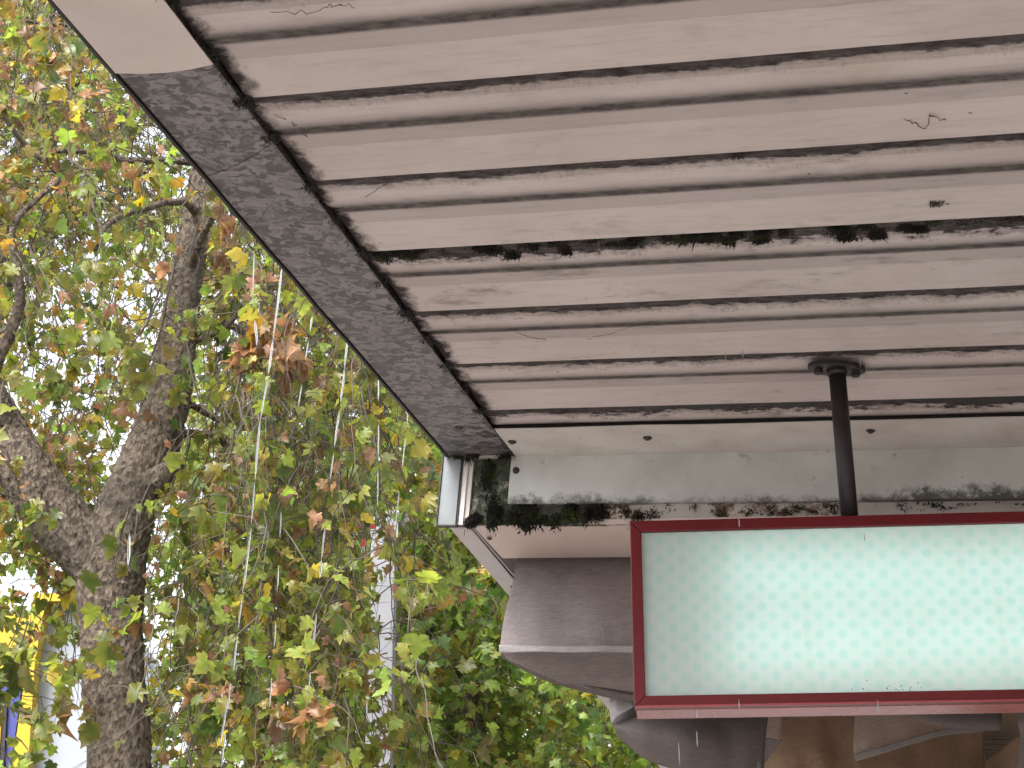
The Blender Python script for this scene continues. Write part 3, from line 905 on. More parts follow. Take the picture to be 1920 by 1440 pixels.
cloth('turned_edge', [[(1428, 1380, 6.38), (1446, 1384, 6.40), (1466, 1388, 6.46)],
                      [(1424, 1410, 6.38), (1438, 1404, 6.40), (1456, 1400, 6.44)],
                      [(1419, 1450, 6.38), (1424, 1445, 6.40), (1430, 1436, 6.44)]], M['hem'], c2, 14, 14, 0.002, 8, origin=c0)

c0 = at(1480, 1330, 7.4)
c3 = cloth_thing('warm brown cloth hanging flat behind the dark cloth under the sign', c0)
cloth('panel', [[(1330, 1320, 7.6), (1420, 1315, 7.5), (1520, 1310, 7.4), (1612, 1310, 7.45)],
                [(1330, 1400, 7.6), (1420, 1400, 7.42), (1520, 1400, 7.32), (1612, 1400, 7.42)],
                [(1330, 1530, 7.6), (1420, 1530, 7.45), (1520, 1530, 7.35), (1612, 1530, 7.4)]], M['cloth_brown'], c3, 40, 30, 0.02, 9, origin=c0)
cloth('turned_edge', [[(1318, 1330, 7.1), (1360, 1330, 7.1), (1410, 1328, 7.1), (1466, 1326, 7.1)],
                      [(1360, 1366, 7.08), (1385, 1374, 7.06), (1420, 1378, 7.06), (1464, 1380, 7.08)],
                      [(1372, 1378, 7.1), (1390, 1384, 7.08), (1420, 1387, 7.08), (1463, 1393, 7.1)]], M['cloth_beige'], c3, 20, 14, 0.004, 10, origin=c0)

c0 = at(1700, 1330, 7.0)
c4 = cloth_thing('pinkish beige cloth with pale slanting hem under the middle of the sign', c0)
p4 = cloth('panel', [[(1604, 1320, 7.0), (1660, 1320, 6.96), (1720, 1320, 6.96), (1800, 1320, 7.0)],
                [(1601, 1385, 6.96), (1660, 1372, 6.92), (1720, 1355, 6.92), (1795, 1350, 6.98)],
                [(1604, 1420, 6.95), (1660, 1404, 6.9), (1720, 1386, 6.9), (1790, 1368, 6.95)]], M['cloth_beige'], c4, 30, 24, 0.008, 11, origin=c0)
cloth('hem', [[(1602, 1413, 6.90), (1660, 1398, 6.86), (1720, 1380, 6.86), (1770, 1367, 6.9), (1850, 1363, 6.95)],
              [(1604, 1427, 6.90), (1660, 1411, 6.86), (1720, 1392, 6.86), (1770, 1379, 6.9), (1850, 1371, 6.95)]], M['hem'], p4, 40, 5, 0.003, 12, 0.006, origin=c0)

c0 = at(1740, 1330, 7.8)
c5 = cloth_thing('plain brown cloth lit warmly at its right side below the pale slanting hem', c0)
cloth('panel', [[(1590, 1330, 7.7), (1680, 1330, 7.6), (1760, 1330, 7.7), (1845, 1330, 7.8)],
                [(1590, 1430, 7.65), (1680, 1430, 7.5), (1760, 1430, 7.65), (1845, 1430, 7.9)],
                [(1590, 1560, 7.6), (1680, 1560, 7.5), (1760, 1560, 7.6), (1845, 1560, 7.8)]], M['cloth_brown'], c5, 40, 30, 0.012, 13, origin=c0)

c0 = at(1800, 1330, 6.5)
c6 = cloth_thing('dark strip of cloth just beneath the sign left of the cream wall', c0)
cloth('panel', [[(1700, 1325, 6.6), (1760, 1325, 6.5), (1820, 1325, 6.45), (1878, 1325, 6.45)],
                [(1712, 1346, 6.62), (1762, 1356, 6.5), (1820, 1356, 6.44), (1878, 1356, 6.44)],
                [(1730, 1352, 6.7), (1780, 1364, 6.58), (1830, 1367, 6.52), (1877, 1370, 6.5)]], M['cloth_dark'], c6, 24, 14, 0.004, 14, origin=c0)

c0 = at(1910, 1330, 6.2)
c7 = cloth_thing('ragged grey cloth edge at the far right under the sign', c0)
cloth('panel', [[(1912, 1325, 6.2), (1960, 1325, 6.2), (2040, 1325, 6.2)],
                [(1908, 1352, 6.18), (1960, 1352, 6.15), (2040, 1352, 6.15)],
                [(1912, 1385, 6.2), (1960, 1390, 6.15), (2040, 1390, 6.15)],
                [(1907, 1420, 6.2), (1960, 1430, 6.15), (2040, 1430, 6.15)],
                [(1903, 1500, 6.2), (1960, 1500, 6.15), (2040, 1500, 6.15)]], M['cloth'], c7, 20, 30, 0.006, 15, origin=c0)

# cream wall, louvre and brown board under the far awning
wp = [at(1800, 1150, 8.4), at(2100, 1150, 8.4), at(2100, 1700, 8.4), at(1800, 1700, 8.4)]
wbase = Vector(((wp[0].x + wp[1].x) / 2, 8.4, 0.13))
fw = empty('cream_wall', wbase); tag(fw, 'cream painted shop wall glimpsed behind the cloths at the right', 'wall')
MB().box(wp[0].x - wbase.x, wp[1].x - wbase.x + 1.5, 0, 0.2, 0, wp[0].z - 0.13).build('wall_slab', M['creamwall'], fw)
lv0, lv1 = at(1844, 1377, 8.3), at(1916, 1434, 8.3)
lb = Vector(((lv0.x + lv1.x) / 2, 8.3, lv1.z))
lo_ = empty('louvre_vent', lb); tag(lo_, 'brown slatted louvre vent in the cream wall beside brown cloth', 'vent')
MB().box(lv0.x - lb.x, lv1.x - lb.x, 0.05, 0.08, 0, lv0.z - lv1.z).build('back_plate', M['pipe'], lo_)
hh = lv0.z - lv1.z
for i in range(12):
    z = hh * (i + 0.5) / 12
    MB().box(lv0.x - lb.x, lv1.x - lb.x, 0.0, 0.045, z - 0.0035, z + 0.0035, Matrix.Translation((0, 0, 0)) @ Matrix.Rotation(0, 4, 'X')).build('slat', M['louvre'], lo_)
c0 = at(1890, 1400, 7.6)
c8 = cloth_thing('brown cloth falling diagonally across the louvre vent', c0)
cloth('panel', [[(1846, 1428, 7.7), (1870, 1407, 7.65), (1900, 1384, 7.6), (1930, 1362, 7.6)],
                [(1846, 1470, 7.7), (1872, 1465, 7.6), (1900, 1460, 7.6), (1930, 1450, 7.6)],
                [(1846, 1560, 7.7), (1872, 1560, 7.6), (1900, 1560, 7.6), (1930, 1560, 7.6)]], M['cloth_brown'], c8, 20, 16, 0.01, 16, origin=c0)

# ------------------------------------------------------------------ trees
def leaf_template(curl, fold, twist, seed, lobes=1.0):
    half = [(0.0, 0.0), (0.10, -0.08), (0.26, -0.11), (0.44, -0.03), (0.35, 0.08), (0.45, 0.17), (0.62, 0.35), (0.48, 0.39), (0.37, 0.40), (0.30, 0.46), (0.36, 0.63), (0.23, 0.68), (0.13, 0.84), (0.0, 1.0)]
    r = random.Random(seed)
    half = [(x * lobes * (1 + 0.12 * (r.random() - .5)), y + 0.04 * (r.random() - .5)) for x, y in half]
    half[0] = (0, 0)
    left = [(-x * (1 + 0.12 * (r.random() - .5)), y + 0.03 * (r.random() - .5)) for x, y in reversed(half[1:-1])]
    out = half + left
    V = []
    mid = [(0.0, 0.30), (0.0, 0.62)]
    def z(x, y):
        return fold * abs(x) - curl * (y - 0.25) ** 2 - curl * 0.8 * x * x + twist * x * y + 0.10 * curl * math.sin(9 * x + 7 * y + seed)
    for x, y in out + mid: V.append((x, y - 0.0, z(x, y)))
    n = len(out); c, d = n, n + 1
    F = []
    for i in range(n):
        j = (i + 1) % n
        ym = (out[i][1] + out[j][1]) / 2
        F.append((i, j, d if ym > 0.5 else c))
    # bridge where the hub switches
    sw = [i for i in range(n) if ((out[i][1] + out[(i + 1) % n][1]) / 2 > 0.5) != ((out[i - 1][1] + out[i][1]) / 2 > 0.5)]
    for k, i in enumerate(sw):
        F.append((i, d, c) if k == 0 else (i, c, d))
    return np.array(V, dtype=float), np.array(F, dtype=int)


TEMPL = [leaf_template(0.45, 0.20, 0.1, 1), leaf_template(0.8, -0.3, 0.3, 2), leaf_template(0.9, 0.3, -0.3, 3, 0.9), leaf_template(0.35, 0.35, 0.25, 4, 1.05),
         leaf_template(1.15, 0.7, 0.5, 5, 0.75), leaf_template(1.3, -0.8, -0.5, 6, 0.7), leaf_template(0.4, 0.45, 0.3, 7, 0.8)]
PAL = np.array([(0.055, 0.095, 0.018), (0.10, 0.155, 0.024), (0.17, 0.225, 0.030), (0.23, 0.33, 0.05), (0.20, 0.175, 0.028), (0.45, 0.35, 0.03),
                (0.31, 0.18, 0.035), (0.25, 0.13, 0.07), (0.36, 0.21, 0.13), (0.14, 0.075, 0.042), (0.12, 0.125, 0.03), (0.24, 0.30, 0.15), (0.11, 0.21, 0.045), (0.18, 0.31, 0.09)])
PAL = PAL * 0.91 + 0.09 * (PAL @ np.array([0.3, 0.6, 0.1]))[:, None] * np.array([1.05, 1.0, 0.75])      # wet, dull autumn foliage
DEAD = {7, 8, 9}


def orient(tip, nrm):
    tip = tip / np.linalg.norm(tip); x = np.cross(tip, nrm); x /= np.linalg.norm(x) + 1e-9
    return np.stack([x, tip, np.cross(x, tip)], 1)       # columns


def tint(T, c):
    """leaf colour, turning at the lobes' tips on some leaves"""
    C = np.tile(np.append(c, 1.0), (len(T), 1))
    rad = np.clip(np.hypot(T[:, 0], T[:, 1] - 0.3) / 0.6, 0, 1)
    k = rng.choice([0.0, 0.25, 0.7]) * rad[:, None] ** 1.5 * rng.uniform(0.5, 1, (len(T), 1))
    C[:, :3] = C[:, :3] * (1 - k) + np.array([0.30, 0.19, 0.05]) * k
    C[:, :3] *= rng.uniform(0.82, 1.18, (len(T), 1))
    return C


class Tree:
    def __init__(s, name, label, base):
        s.base = Vector(base); s.root = empty(name, s.base); tag(s.root, label, 'tree', 'plane trees beside the awning')
        s.tw = MB(); s.leaves = []                       # (pos, R, size, template, colour index)
    def bark_tube(s, name, pts, rad, nseg, nring, disp=0.012, seed=0, flare=None):
        c = spline([tuple(p) for p in pts], nseg); rr = spline([(r,) for r in rad], nseg)[:, 0]
        V, F = [], []
        up = Vector((0, -1, 0.05))
        for i in range(nseg):
            t = Vector(c[min(i + 1, nseg - 1)] - c[max(i - 1, 0)]).normalized()
            a = t.cross(up).normalized(); b = t.cross(a)
            p = Vector(c[i])
            for k in range(nring):
                q = 2 * math.pi * k / nring
                dr = a * math.cos(q) + b * math.sin(q)
                w = p + dr * rr[i]
                big = 0.10 * noise.noise(Vector((w.x * 2.2, w.y * 2.2, w.z * 1.3 + seed)))
                vd = noise.voronoi(Vector((w.x * 27, w.y * 27, w.z * 19 + seed)))[0]
                fl = (vd[1] - vd[0])
                fine = noise.fractal(Vector((w.x * 30, w.y * 30, w.z * 22)), 1.0, 2.2, 3)
                k_ = min(1.0, rr[i] / 0.1)
                V.append(tuple(w + dr * (rr[i] * big + k_ * disp * (min(fl, 0.5) * 0.9 - 0.25 + 0.35 * fine)) - s.base))
        for i in range(nseg - 1):
            for k in range(nring):
                k2 = (k + 1) % nring
                F.append((i * nring + k, i * nring + k2, (i + 1) * nring + k2, (i + 1) * nring + k))
        F_ = np.array(F)
        return np_mesh(name, np.array(V), F_, M['bark'], s.root, smooth=True)
    def twig(s, pts, r0, r1, n=4):
        k = len(pts)
        s.tw.tube([Vector(p) - s.base for p in pts], [r0 + (r1 - r0) * i / (k - 1) for i in range(k)], n, cap=False)
    def leaf(s, p, size, ci, droop=0.8, face=0.5, tm=None):
        tip = rng.normal(0, 0.55, 3); tip[2] -= droop
        nr = rng.normal(0, 1, 3); nr[1] -= face; nr[2] += 0.35
        if tm is None:
            tm = random.choice([4, 5, 2, 6]) if ci in DEAD else random.choices([0, 1, 2, 3, 6], [.27, .25, .13, .25, .10])[0]
        s.leaves.append((np.array(p), orient(tip, nr), size, tm, ci))
    def spray(s, start, dirv, length, nleaf, size, pal, pw, thick=0.005, grav=0.5, droop=0.8, wig=0.35, dens=1.0):
        """a twig with leaves on short stalks"""
        n = max(4, int(length / 0.09)); p = np.array(start, dtype=float); d = np.array(dirv, dtype=float); d /= np.linalg.norm(d)
        pts = [p.copy()]
        for i in range(n):
            d = d + rng.normal(0, wig, 3) * 0.5; d[2] -= grav * 0.12; d /= np.linalg.norm(d)
            p = p + d * length / n; pts.append(p.copy())
        s.twig(pts, thick, 0.0016, 4)
        tips = [pts[-1]]
        # side twiglets
        for i in range(1, n):
            if rng.random() < 0.45:
                q = pts[i].copy(); dd = d * 0.3 + rng.normal(0, 0.8, 3); dd /= np.linalg.norm(dd)
                L = length * rng.uniform(0.12, 0.35); sub = [q.copy()]
                for _ in range(3):
                    dd[2] -= 0.15 * grav; dd = dd + rng.normal(0, 0.25, 3); dd /= np.linalg.norm(dd); q = q + dd * L / 3; sub.append(q.copy())
                s.twig(sub, thick * 0.55, 0.0012, 3); tips += sub[1:]
        allp = pts[max(1, n // 4):] + tips
        main = random.choices(pal, pw)[0]
        for _ in range(nleaf):
            q = allp[int(rng.integers(len(allp)))]
            st = rng.normal(0, 1, 3); st /= np.linalg.norm(st); e = q + st * rng.uniform(0.02, 0.07); e[2] -= rng.uniform(0, 0.03)
            ci = main if random.random() < 0.5 else random.choices(pal, pw)[0]
            s.leaf(e, size * (random.uniform(0.5, 0.85) if random.random() < 0.5 else random.uniform(0.8, 1.3)), ci, droop)
        return pts
    def limb(s, a, b, r0, r1, sag=0.1, name='branch'):
        a = Vector(a); b = Vector(b); m1 = a.lerp(b, 0.35) + Vector((random.uniform(-1, 1), random.uniform(-1, 1), random.uniform(-.2, 1))) * sag * (b - a).length
        m2 = a.lerp(b, 0.7) + Vector((random.uniform(-1, 1), random.uniform(-1, 1), random.uniform(-.2, 1))) * sag * (b - a).length
        c = spline([tuple(a), tuple(m1), tuple(m2), tuple(b)], 16)
        c += np.array([[0.02 * noise.noise(Vector((i * .7, r0 * 99, j * 7.))) for j in range(3)] for i in range(16)])
        mb = MB(); mb.tube([Vector(p) - s.base for p in c], [r0 + (r1 - r0) * i / 15 for i in range(16)], 8)
        mb.build(name, M['bark'] if r0 > 0.02 else M['twig'], s.root, smooth=True)
        return c
    def finish(s, nparts):
        o = s.tw.build('twigs', M['twig'], s.root); o['kind'] = 'stuff'
        # largest leaves in the picture become parts of their own
        score = []
        for i, (p, R, sz, tm, ci) in enumerate(s.leaves):
            x, y, f = pix(p)
            ok = -5 < x < 1925 and -5 < y < 1445 and not (y < 850 and x > 105 + 0.857 * y) and not (y >= 850 and x > 830 + max(0, y - 985) * 0.87)
            score.append((-(sz / f) if ok else 0, i))
        score.sort(); chosen = set(i for sc_, i in score[:nparts] if sc_ < 0)
        cache = {}
        VV, FF, CC, b = [], [], [], 0
        for i, (p, R, sz, tm, ci) in enumerate(s.leaves):
            T, Fm = TEMPL[tm]
            if i in chosen:
                key = (tm, ci)
                if key not in cache:
                    ob = np_mesh('leaf', T, Fm, M['leaf'], s.root, smooth=True, colors=tint(T, PAL[ci]))
                    cache[key] = ob.data
                else:
                    ob = link(bpy.data.objects.new('leaf', cache[key]), s.root)
                mt = Matrix(((R[0, 0], R[0, 1], R[0, 2], 0), (R[1, 0], R[1, 1], R[1, 2], 0), (R[2, 0], R[2, 1], R[2, 2], 0), (0, 0, 0, 1)))
                ob.matrix_basis = Matrix.Translation(Vector(p) - s.base) @ mt @ Matrix.Scale(sz, 4)
            else:
                VV.append((T @ R.T) * sz + p - np.array(s.base)); FF.append(Fm + b); b += len(T)
                c = PAL[ci] * rng.uniform(0.75, 1.25) * rng.uniform(0.9, 1.1, 3)
                CC.append(tint(T, c))
        o = np_mesh('foliage', np.concatenate(VV), np.concatenate(FF), M['leaf'], s.root, smooth=True, colors=np.concatenate(CC))
        o['kind'] = 'stuff'
        print(s.root.name, 'leaves', len(s.leaves))


def rv(): return rng.normal(0, 1, 3)


def nrm(w): return list(np.array(w) / np.sum(w))


# --- the near plane tree
Y0 = 10.4
S = (Y0 / math.cos(math.radians(16))) / FPX          # metres per photo pixel at the trunk
tb = at(226, 1500, Y0)
tree = Tree('plane_tree', 'forked brown plane tree trunk with autumn leaves left of the awning', (tb.x + 0.02, Y0, 0.0))
tree.bark_tube('trunk', [(tb.x + 0.05, Y0, -0.1), (tb.x + 0.03, Y0, 1.5), at(224, 1440, Y0), at(216, 1300, Y0), at(212, 1180, Y0), at(212, 1090, Y0), at(222, 1010, Y0), at(250, 925, Y0), at(288, 835, Y0 + 0.1), at(316, 740, Y0 + 0.15),
                         at(332, 640, Y0 + 0.2), at(350, 520, Y0 + 0.25), at(372, 400, Y0 + 0.3), at(388, 290, Y0 + 0.4), at(420, 130, Y0 + 0.5), at(440, -60, Y0 + 0.6)],
               [74 * S, 66 * S, 59 * S, 58 * S, 58 * S, 63 * S, 60 * S, 55 * S, 50 * S, 45 * S, 39 * S, 35 * S, 31 * S, 27 * S, 22 * S, 16 * S], 420, 120, 0.020, 1)
tree.bark_tube('limb', [at(214, 1120, Y0), at(186, 1062, Y0), at(140, 1008, Y0), at(92, 948, Y0 - 0.05), at(46, 880, Y0 - 0.1), at(12, 815, Y0 - 0.1), at(-30, 740, Y0 - 0.2), at(-100, 620, Y0 - 0.2), at(-190, 470, Y0 - 0.3)],
               [40 * S, 52 * S, 56 * S, 53 * S, 50 * S, 45 * S, 40 * S, 34 * S, 26 * S], 200, 100, 0.018, 2)
tree.bark_tube('stub', [at(262, 925, Y0), at(306, 895, Y0 - 0.1), at(338, 868, Y0 - 0.2)], [36 * S, 26 * S, 14 * S], 60, 60, 0.014, 3)
lim = []
for a, b, r0, r1 in [(at(352, 520, Y0 + .25), at(500, 300, 10.0), .03, .012), (at(388, 300, Y0 + .4), at(60, 290, 10.6), .026, .012), (at(388, 290, Y0 + .4), at(250, -60, 9.6), .026, .01),
                     (at(340, 600, Y0 + .2), at(640, 755, 11.4), .03, .012), (at(300, 810, Y0), at(430, 842, 10.9), .035, .02), (at(-30, 740, Y0 - .2), at(120, 330, 10.4), .04, .014),
                     (at(-60, 690, Y0 - .2), at(-20, 380, 9.8), .035, .012), (at(400, 240, Y0 + .4), at(560, 120, 11.0), .028, .012), (at(372, 400, Y0 + .3), at(180, 470, 9.6), .03, .01), (at(20, 830, Y0), at(-140, 930, 10), .03, .01),
                     (at(430, 100, Y0 + .5), at(40, 40, 10.6), .022, .01), (at(330, 650, Y0 + .2), at(520, 560, 10.4), .022, .008), (at(318, 740, Y0 + .15), at(560, 930, 10.8), .022, .008), (at(120, 330, 10.4), at(-40, 150, 10.0), .02, .01)]:
    lim.append(tree.limb(a, b, r0, r1, 0.10))
palA = [0, 1, 2, 3, 4, 5, 6, 7, 8, 9, 10]; pwA = nrm([.13, .21, .26, .15, .10, .03, .02, .03, .03, .02, .06])
pwBrown = nrm([.08, .10, .13, .07, .12, .04, .08, .14, .08, .10, .08])
def gap(x, y):
    if 120 < x < 350 and 540 < y < 960: return 0.85
    if 355 < x < 430 and 590 < y < 830: return 0.8
    if 280 < x < 350 and 1000 < y < 1140: return 0.85
    if 60 < x < 160 and 1150 < y < 1440: return 0.8
    if 140 < x < 290 and y > 960: return 0.985
    if 285 < x < 330 and y > 1330: return 0.9
    if 0 < x < 170 and 820 < y < 1100: return 0.95
    if 290 < x < 390 and 300 < y < 900: return 0.85
    if 670 < x < 760 and y > 960: return 0.68
    return 0.0
def fill(tr, xs, ys, Ys, n, size, pal, pw, length=(0.35, 0.9), nl=(5, 11), grav=0.9, gaps=True, down=0.6, thick=0.005, droop=0.8, gk=1.0):
    for k in range(n):
        x, y = random.uniform(*xs), random.uniform(*ys); Y = random.uniform(*Ys)
        L = random.uniform(*length)
        if gaps and random.random() < gk * max(gap(x, y + 20), gap(x, y + L * FPX / Y * 0.5)): continue
        p = at(x, y, Y); d = rv(); d[2] -= down
        tr.spray(p, d, L, random.randint(*nl), size, pal, pw, thick, grav, droop)
SH, HG = (0.3, 0.8), (0.7, 1.7)
fill(tree, (-160, 190), (820, 1130), (11.3, 13.2), 80, 0.085, palA, pwA, SH, (7, 13), gaps=False)
fill(tree, (100, 360), (430, 860), (11.4, 13.4), 46, 0.08, palA, pwBrown, (0.4, 1.0), (6, 12), 1.3, False, 1.2)
fill(tree, (-160, 440), (-120, 480), (9.0, 11.6), 130, 0.090, palA, pwBrown, SH, (6, 13))
fill(tree, (-160, 440), (-160, 480), (9.0, 11.6), 170, 0.085, palA, pwA, (0.5, 1.3), (0, 3))
fill(tree, (-160, 440), (-120, 480), (11, 13.5), 170, 0.085, palA, pwA, (0.4, 1.0), (6, 13))
fill(tree, (-160, 480), (420, 860), (9.0, 11.4), 130, 0.090, palA, pwA, SH, (6, 12))
fill(tree, (-120, 130), (860, 1400), (9.3, 11.4), 75, 0.095, palA, pwA, SH, (6, 12))
fill(tree, (40, 200), (720, 980), (11.2, 12.6), 34, 0.085, palA, pwBrown, (0.4, 0.8), (8, 14), gaps=False)
fill(tree, (400, 700), (300, 860), (9.4, 12.0), 120, 0.090, palA, pwA, HG, (7, 14), 1.4, True, 1.4)
fill(tree, (400, 720), (300, 860), (9.4, 12.0), 120, 0.085, palA, pwA, HG, (0, 3), 1.4, True, 1.4)
fill(tree, (300, 800), (800, 1400), (9.4, 12.0), 100, 0.085, palA, pwA, HG, (0, 3), 1.4, True, 1.4)
fill(tree, (300, 760), (820, 1460), (9.4, 12.4), 230, 0.092, palA, pwA, (0.4, 1.1), (7, 14), 1.2, True, 1.0)
fill(tree, (560, 860), (620, 1100), (10.0, 12.4), 75, 0.090, palA, pwA, SH, (6, 12))
# a brown dead cluster hanging by the awning edge, and the twig crossing the trunk
for q in range(5):
    tree.spray(at(545 + random.uniform(-25, 25), 575, 9.6), rv() + np.array([0, 0, -1.6]), 0.35, 9, 0.14, [7, 8, 9, 6], [.4, .35, .15, .1])
tree.spray(at(330, 1150, 9.9), np.array([-1.0, -0.1, -0.12]), 0.75, 16, 0.13, [2, 3, 1, 7, 5], [.35, .25, .2, .1, .1], 0.006, 0.1)
tree.spray(at(-20, 1225, 9.8), np.array([1.0, -0.1, -0.35]), 0.6, 10, 0.16, [1, 10, 7, 0], [.4, .25, .2, .15], 0.006, 0.3)
# long bare pale twigs trailing in front of the limb
for (x, y, L) in ((400, 340, 1.2), (372, 420, 0.9), (330, 480, 1.0), (300, 560, 0.9), (350, 640, 1.1), (355, 790, 0.9), (240, 960, 0.7), (470, 400, 1.3), (455, 380, 1.6), (330, 900, 0.7)):
    d = np.array([random.uniform(-.5, .35), -0.2, -1.0])
    tree.spray(at(x, y, 9.9), d, L, 3, 0.12, palA, pwA, 0.007, 0.5, wig=0.3)
tree.finish(300)

# --- the dense tree behind, right of the trunk
b2 = at(900, 1440, 15.5)
t2 = Tree('plane_tree', 'dense yellow green plane tree behind the white pole right of the trunk', (b2.x, 15.5, 0.0))
t2.bark_tube('trunk', [(b2.x, 15.5, -0.1), (b2.x, 15.5, 2.0), at(885, 1420, 15.5), at(850, 1300, 15.6), at(800, 1120, 15.7), at(740, 900, 15.8), at(690, 650, 15.9)], [.2, .17, .15, .13, .11, .09, .06], 120, 40, 0.015, 5)
for a, b, r0, r1 in [(at(810, 1150, 15.7), at(872, 1060, 15.0), .06, .03), (at(830, 1230, 15.6), at(760, 1150, 14.8), .05, .02), (at(740, 900, 15.8), at(500, 800, 15.2), .06, .02), (at(700, 700, 15.9), at(520, 420, 15.4), .05, .02), (at(870, 1380, 15.5), at(1000, 1150, 15.0), .06, .02), (at(860, 1340, 15.5), at(560, 1200, 15), .06, .02)]:
    t2.limb(a, b, r0, r1, 0.1)
palB = [0, 1, 2, 3, 4, 5, 10, 12, 7]; pwB = nrm([.10, .18, .24, .18, .08, .04, .06, .10, .02])
pwB2 = nrm([.05, .10, .20, .30, .02, .03, .02, .28, .0])
fill(t2, (380, 900), (280, 1000), (13.6, 17.2), 450, 0.095, palB, pwB, (0.6, 1.6), (12, 21), 1.3, True, 1.2, gk=0.8)
fill(t2, (330, 900), (900, 1560), (13.6, 17.2), 440, 0.096, palB, pwB, (0.5, 1.4), (11, 20), 1.2, True, 1.0, gk=0.85)
fill(t2, (700, 1340), (850, 1560), (13.4, 16.6), 520, 0.108, palB, pwB2, (0.4, 1.2), (10, 18), 0.9, False)
t2.finish(300)

# --- farther dense trees filling the lower part
b3 = at(1120, 1440, 22)
t3 = Tree('plane_tree', 'far bright green plane tree low down behind the linen cloths', (b3.x, 22, 0.0))
t3.bark_tube('trunk', [(b3.x, 22, -0.1), at(1120, 1500, 22), at(1050, 1250, 22), at(980, 1050, 22)], [.22, .18, .14, .08], 60, 24, 0.015, 6)
palC = [0, 1, 2, 3, 12, 13, 11]; pwC = nrm([.02, .03, .10, .27, .12, .30, .16])
fill(t3, (600, 1500), (900, 1620), (19.5, 24), 760, 0.14, palC, pwC, (0.5, 1.4), (14, 24), 0.8, False)
t3.finish(300)

b4 = at(-160, 1440, 19)
t4 = Tree('plane_tree', 'far fine twigged plane tree against the white sky at upper left', (b4.x, 19, 0.0))
t4.bark_tube('trunk', [(b4.x, 19, -0.1), at(-160, 1500, 19), at(-100, 1000, 19), at(-20, 600, 19), at(60, 200, 19), at(120, -200, 19)], [.25, .22, .2, .16, .12, .08], 80, 24, 0.015, 7)
for a, b, r0, r1 in [(at(-20, 600, 19), at(300, 300, 18.5), .07, .02), (at(60, 200, 19), at(380, 60, 18.2), .06, .02), (at(0, 480, 19), at(-180, 100, 18.5), .06, .02), (at(100, -60, 19), at(300, -160, 18.5), .05, .02)]:
    t4.limb(a, b, r0, r1, 0.1)
palD = [0, 1, 2, 3, 4, 6, 10, 9]; pwD = nrm([.2, .2, .18, .10, .12, .07, .10, .05])
fill(t4, (-200, 480), (-180, 380), (16.5, 20.5), 900, 0.085, palD, pwD, (0.6, 1.5), (6, 13), 1.0, True, 0.6, 0.009, gk=0.4)
fill(t4, (-200, 400), (380, 900), (16.5, 20.5), 430, 0.085, palD, pwD, (0.6, 1.4), (6, 13), 1.2, True, 1.0, 0.008, gk=0.35)
t4.finish(300)

# ------------------------------------------------------------------ things among the trees
pb = at(712, 1440, 13.0)
pole = empty('white_pole', (pb.x, 13.0, 0.0)); tag(pole, 'square white pole standing among the leaves below the awning corner', 'pole')
ztop = at(716, 972, 13.0).z
MB().box(-0.098, 0.075, -0.09, 0.09, 0, ztop).build('shaft', M['pole'], pole, bevel=0.008)
MB().box(0.0755, 0.090, -0.07, 0.09, 0, ztop - 0.18).build('cover_strip', M['polegrey'], pole)
MB().box(-0.105, 0.100, -0.1, 0.1, ztop + 0.001, ztop + 0.03).build('cap', M['pole'], pole, bevel=0.006)
MB().box(0.091, 0.21, -0.05, 0.05, ztop - 0.05, ztop + 0.02).build('bracket', M['polegrey'], pole)
MB().box(0.055, 0.094, -0.100, -0.0905, ztop - 0.2, ztop - 0.02).build('plate', M['pole'], pole)
for i, (px, py, w, h, mt) in enumerate(((699, 984, 10, 16, 'redtag'), (681, 1018, 8, 15, 'redtag'), (668, 985, 8, 16, 'redtag'))):
    tp = at(px, py, 12.6)
    e = empty('hanging_tag', tp)
    tag(e, ('broad red tag dangling on the white pole near its top', 'small red and white tag low at the left of the white pole', 'red tag furthest left of the white pole top')[i], 'tag')
    q = S * 1.2
    MB().box(-w * q / 2, w * q / 2, -0.006, 0.006, -h * q / 2, h * q / 2).build('upper_half', M['redtag'], e, bevel=0.005)
    MB().box(-w * q / 2.4, w * q / 2.4, -0.005, 0.005, -h * q * 1.25, -h * q / 2 - 0.001).build('lower_half', M['whitetag'], e, bevel=0.004)
    MB().tube([(0, 0, h * q / 2 - 0.002), (0.01, 0, h * q / 2 + 0.15)], 0.002, 5).build('string', M['twig'], e)


# blue, yellow and white shop building at the lower left
def slab(name, pxs, Y, depth, mat, parent, base):
    mb = MB(); mb.prism([at(x, y, Y) - base for x, y in pxs], (0, depth, 0)); return mb.build(name, mat, parent)


YB = 24.0
bb = at(60, 1440, YB); bb.z = 0
bld = empty('shop_building', bb); tag(bld, 'blue and yellow shop building with white cladding at lower left', 'building')
slab('white_wall', [(56, 1440), (-70, 2600), (260, 2600), (215, 1440), (205, 1128), (84, 1128), (66, 1240)], YB, 4.0, M['whitewall'], bld, bb)
slab('yellow_trim', [(22, 1440), (-130, 2600), (-72, 2600), (52, 1440), (66, 1232), (52, 1232)], YB - 0.3, 0.29, M['yellow'], bld, bb)
slab('yellow_trim', [(53, 1231), (67, 1231), (86, 1126), (80, 1112), (62, 1112)], YB - 0.3, 0.29, M['yellow'], bld, bb)
slab('yellow_trim', [(87, 1127), (208, 1127), (208, 1115), (81, 1111)], YB - 0.28, 0.27, M['yellow'], bld, bb)
slab('blue_band', [(98, 1111), (150, 1112), (150, 1098), (98, 1098)], YB - 0.26, 0.3, M['blue'], bld, bb)
slab('yellow_panel', [(-400, 1262), (44, 1262), (58, 1150), (-400, 1130)], YB - 0.15, 0.14, M['yellow'], bld, bb)
slab('blue_panel', [(-400, 2600), (-130, 2600), (20, 1440), (43, 1270), (43, 1263), (-400, 1263)], YB - 0.15, 0.14, M['blue'], bld, bb)
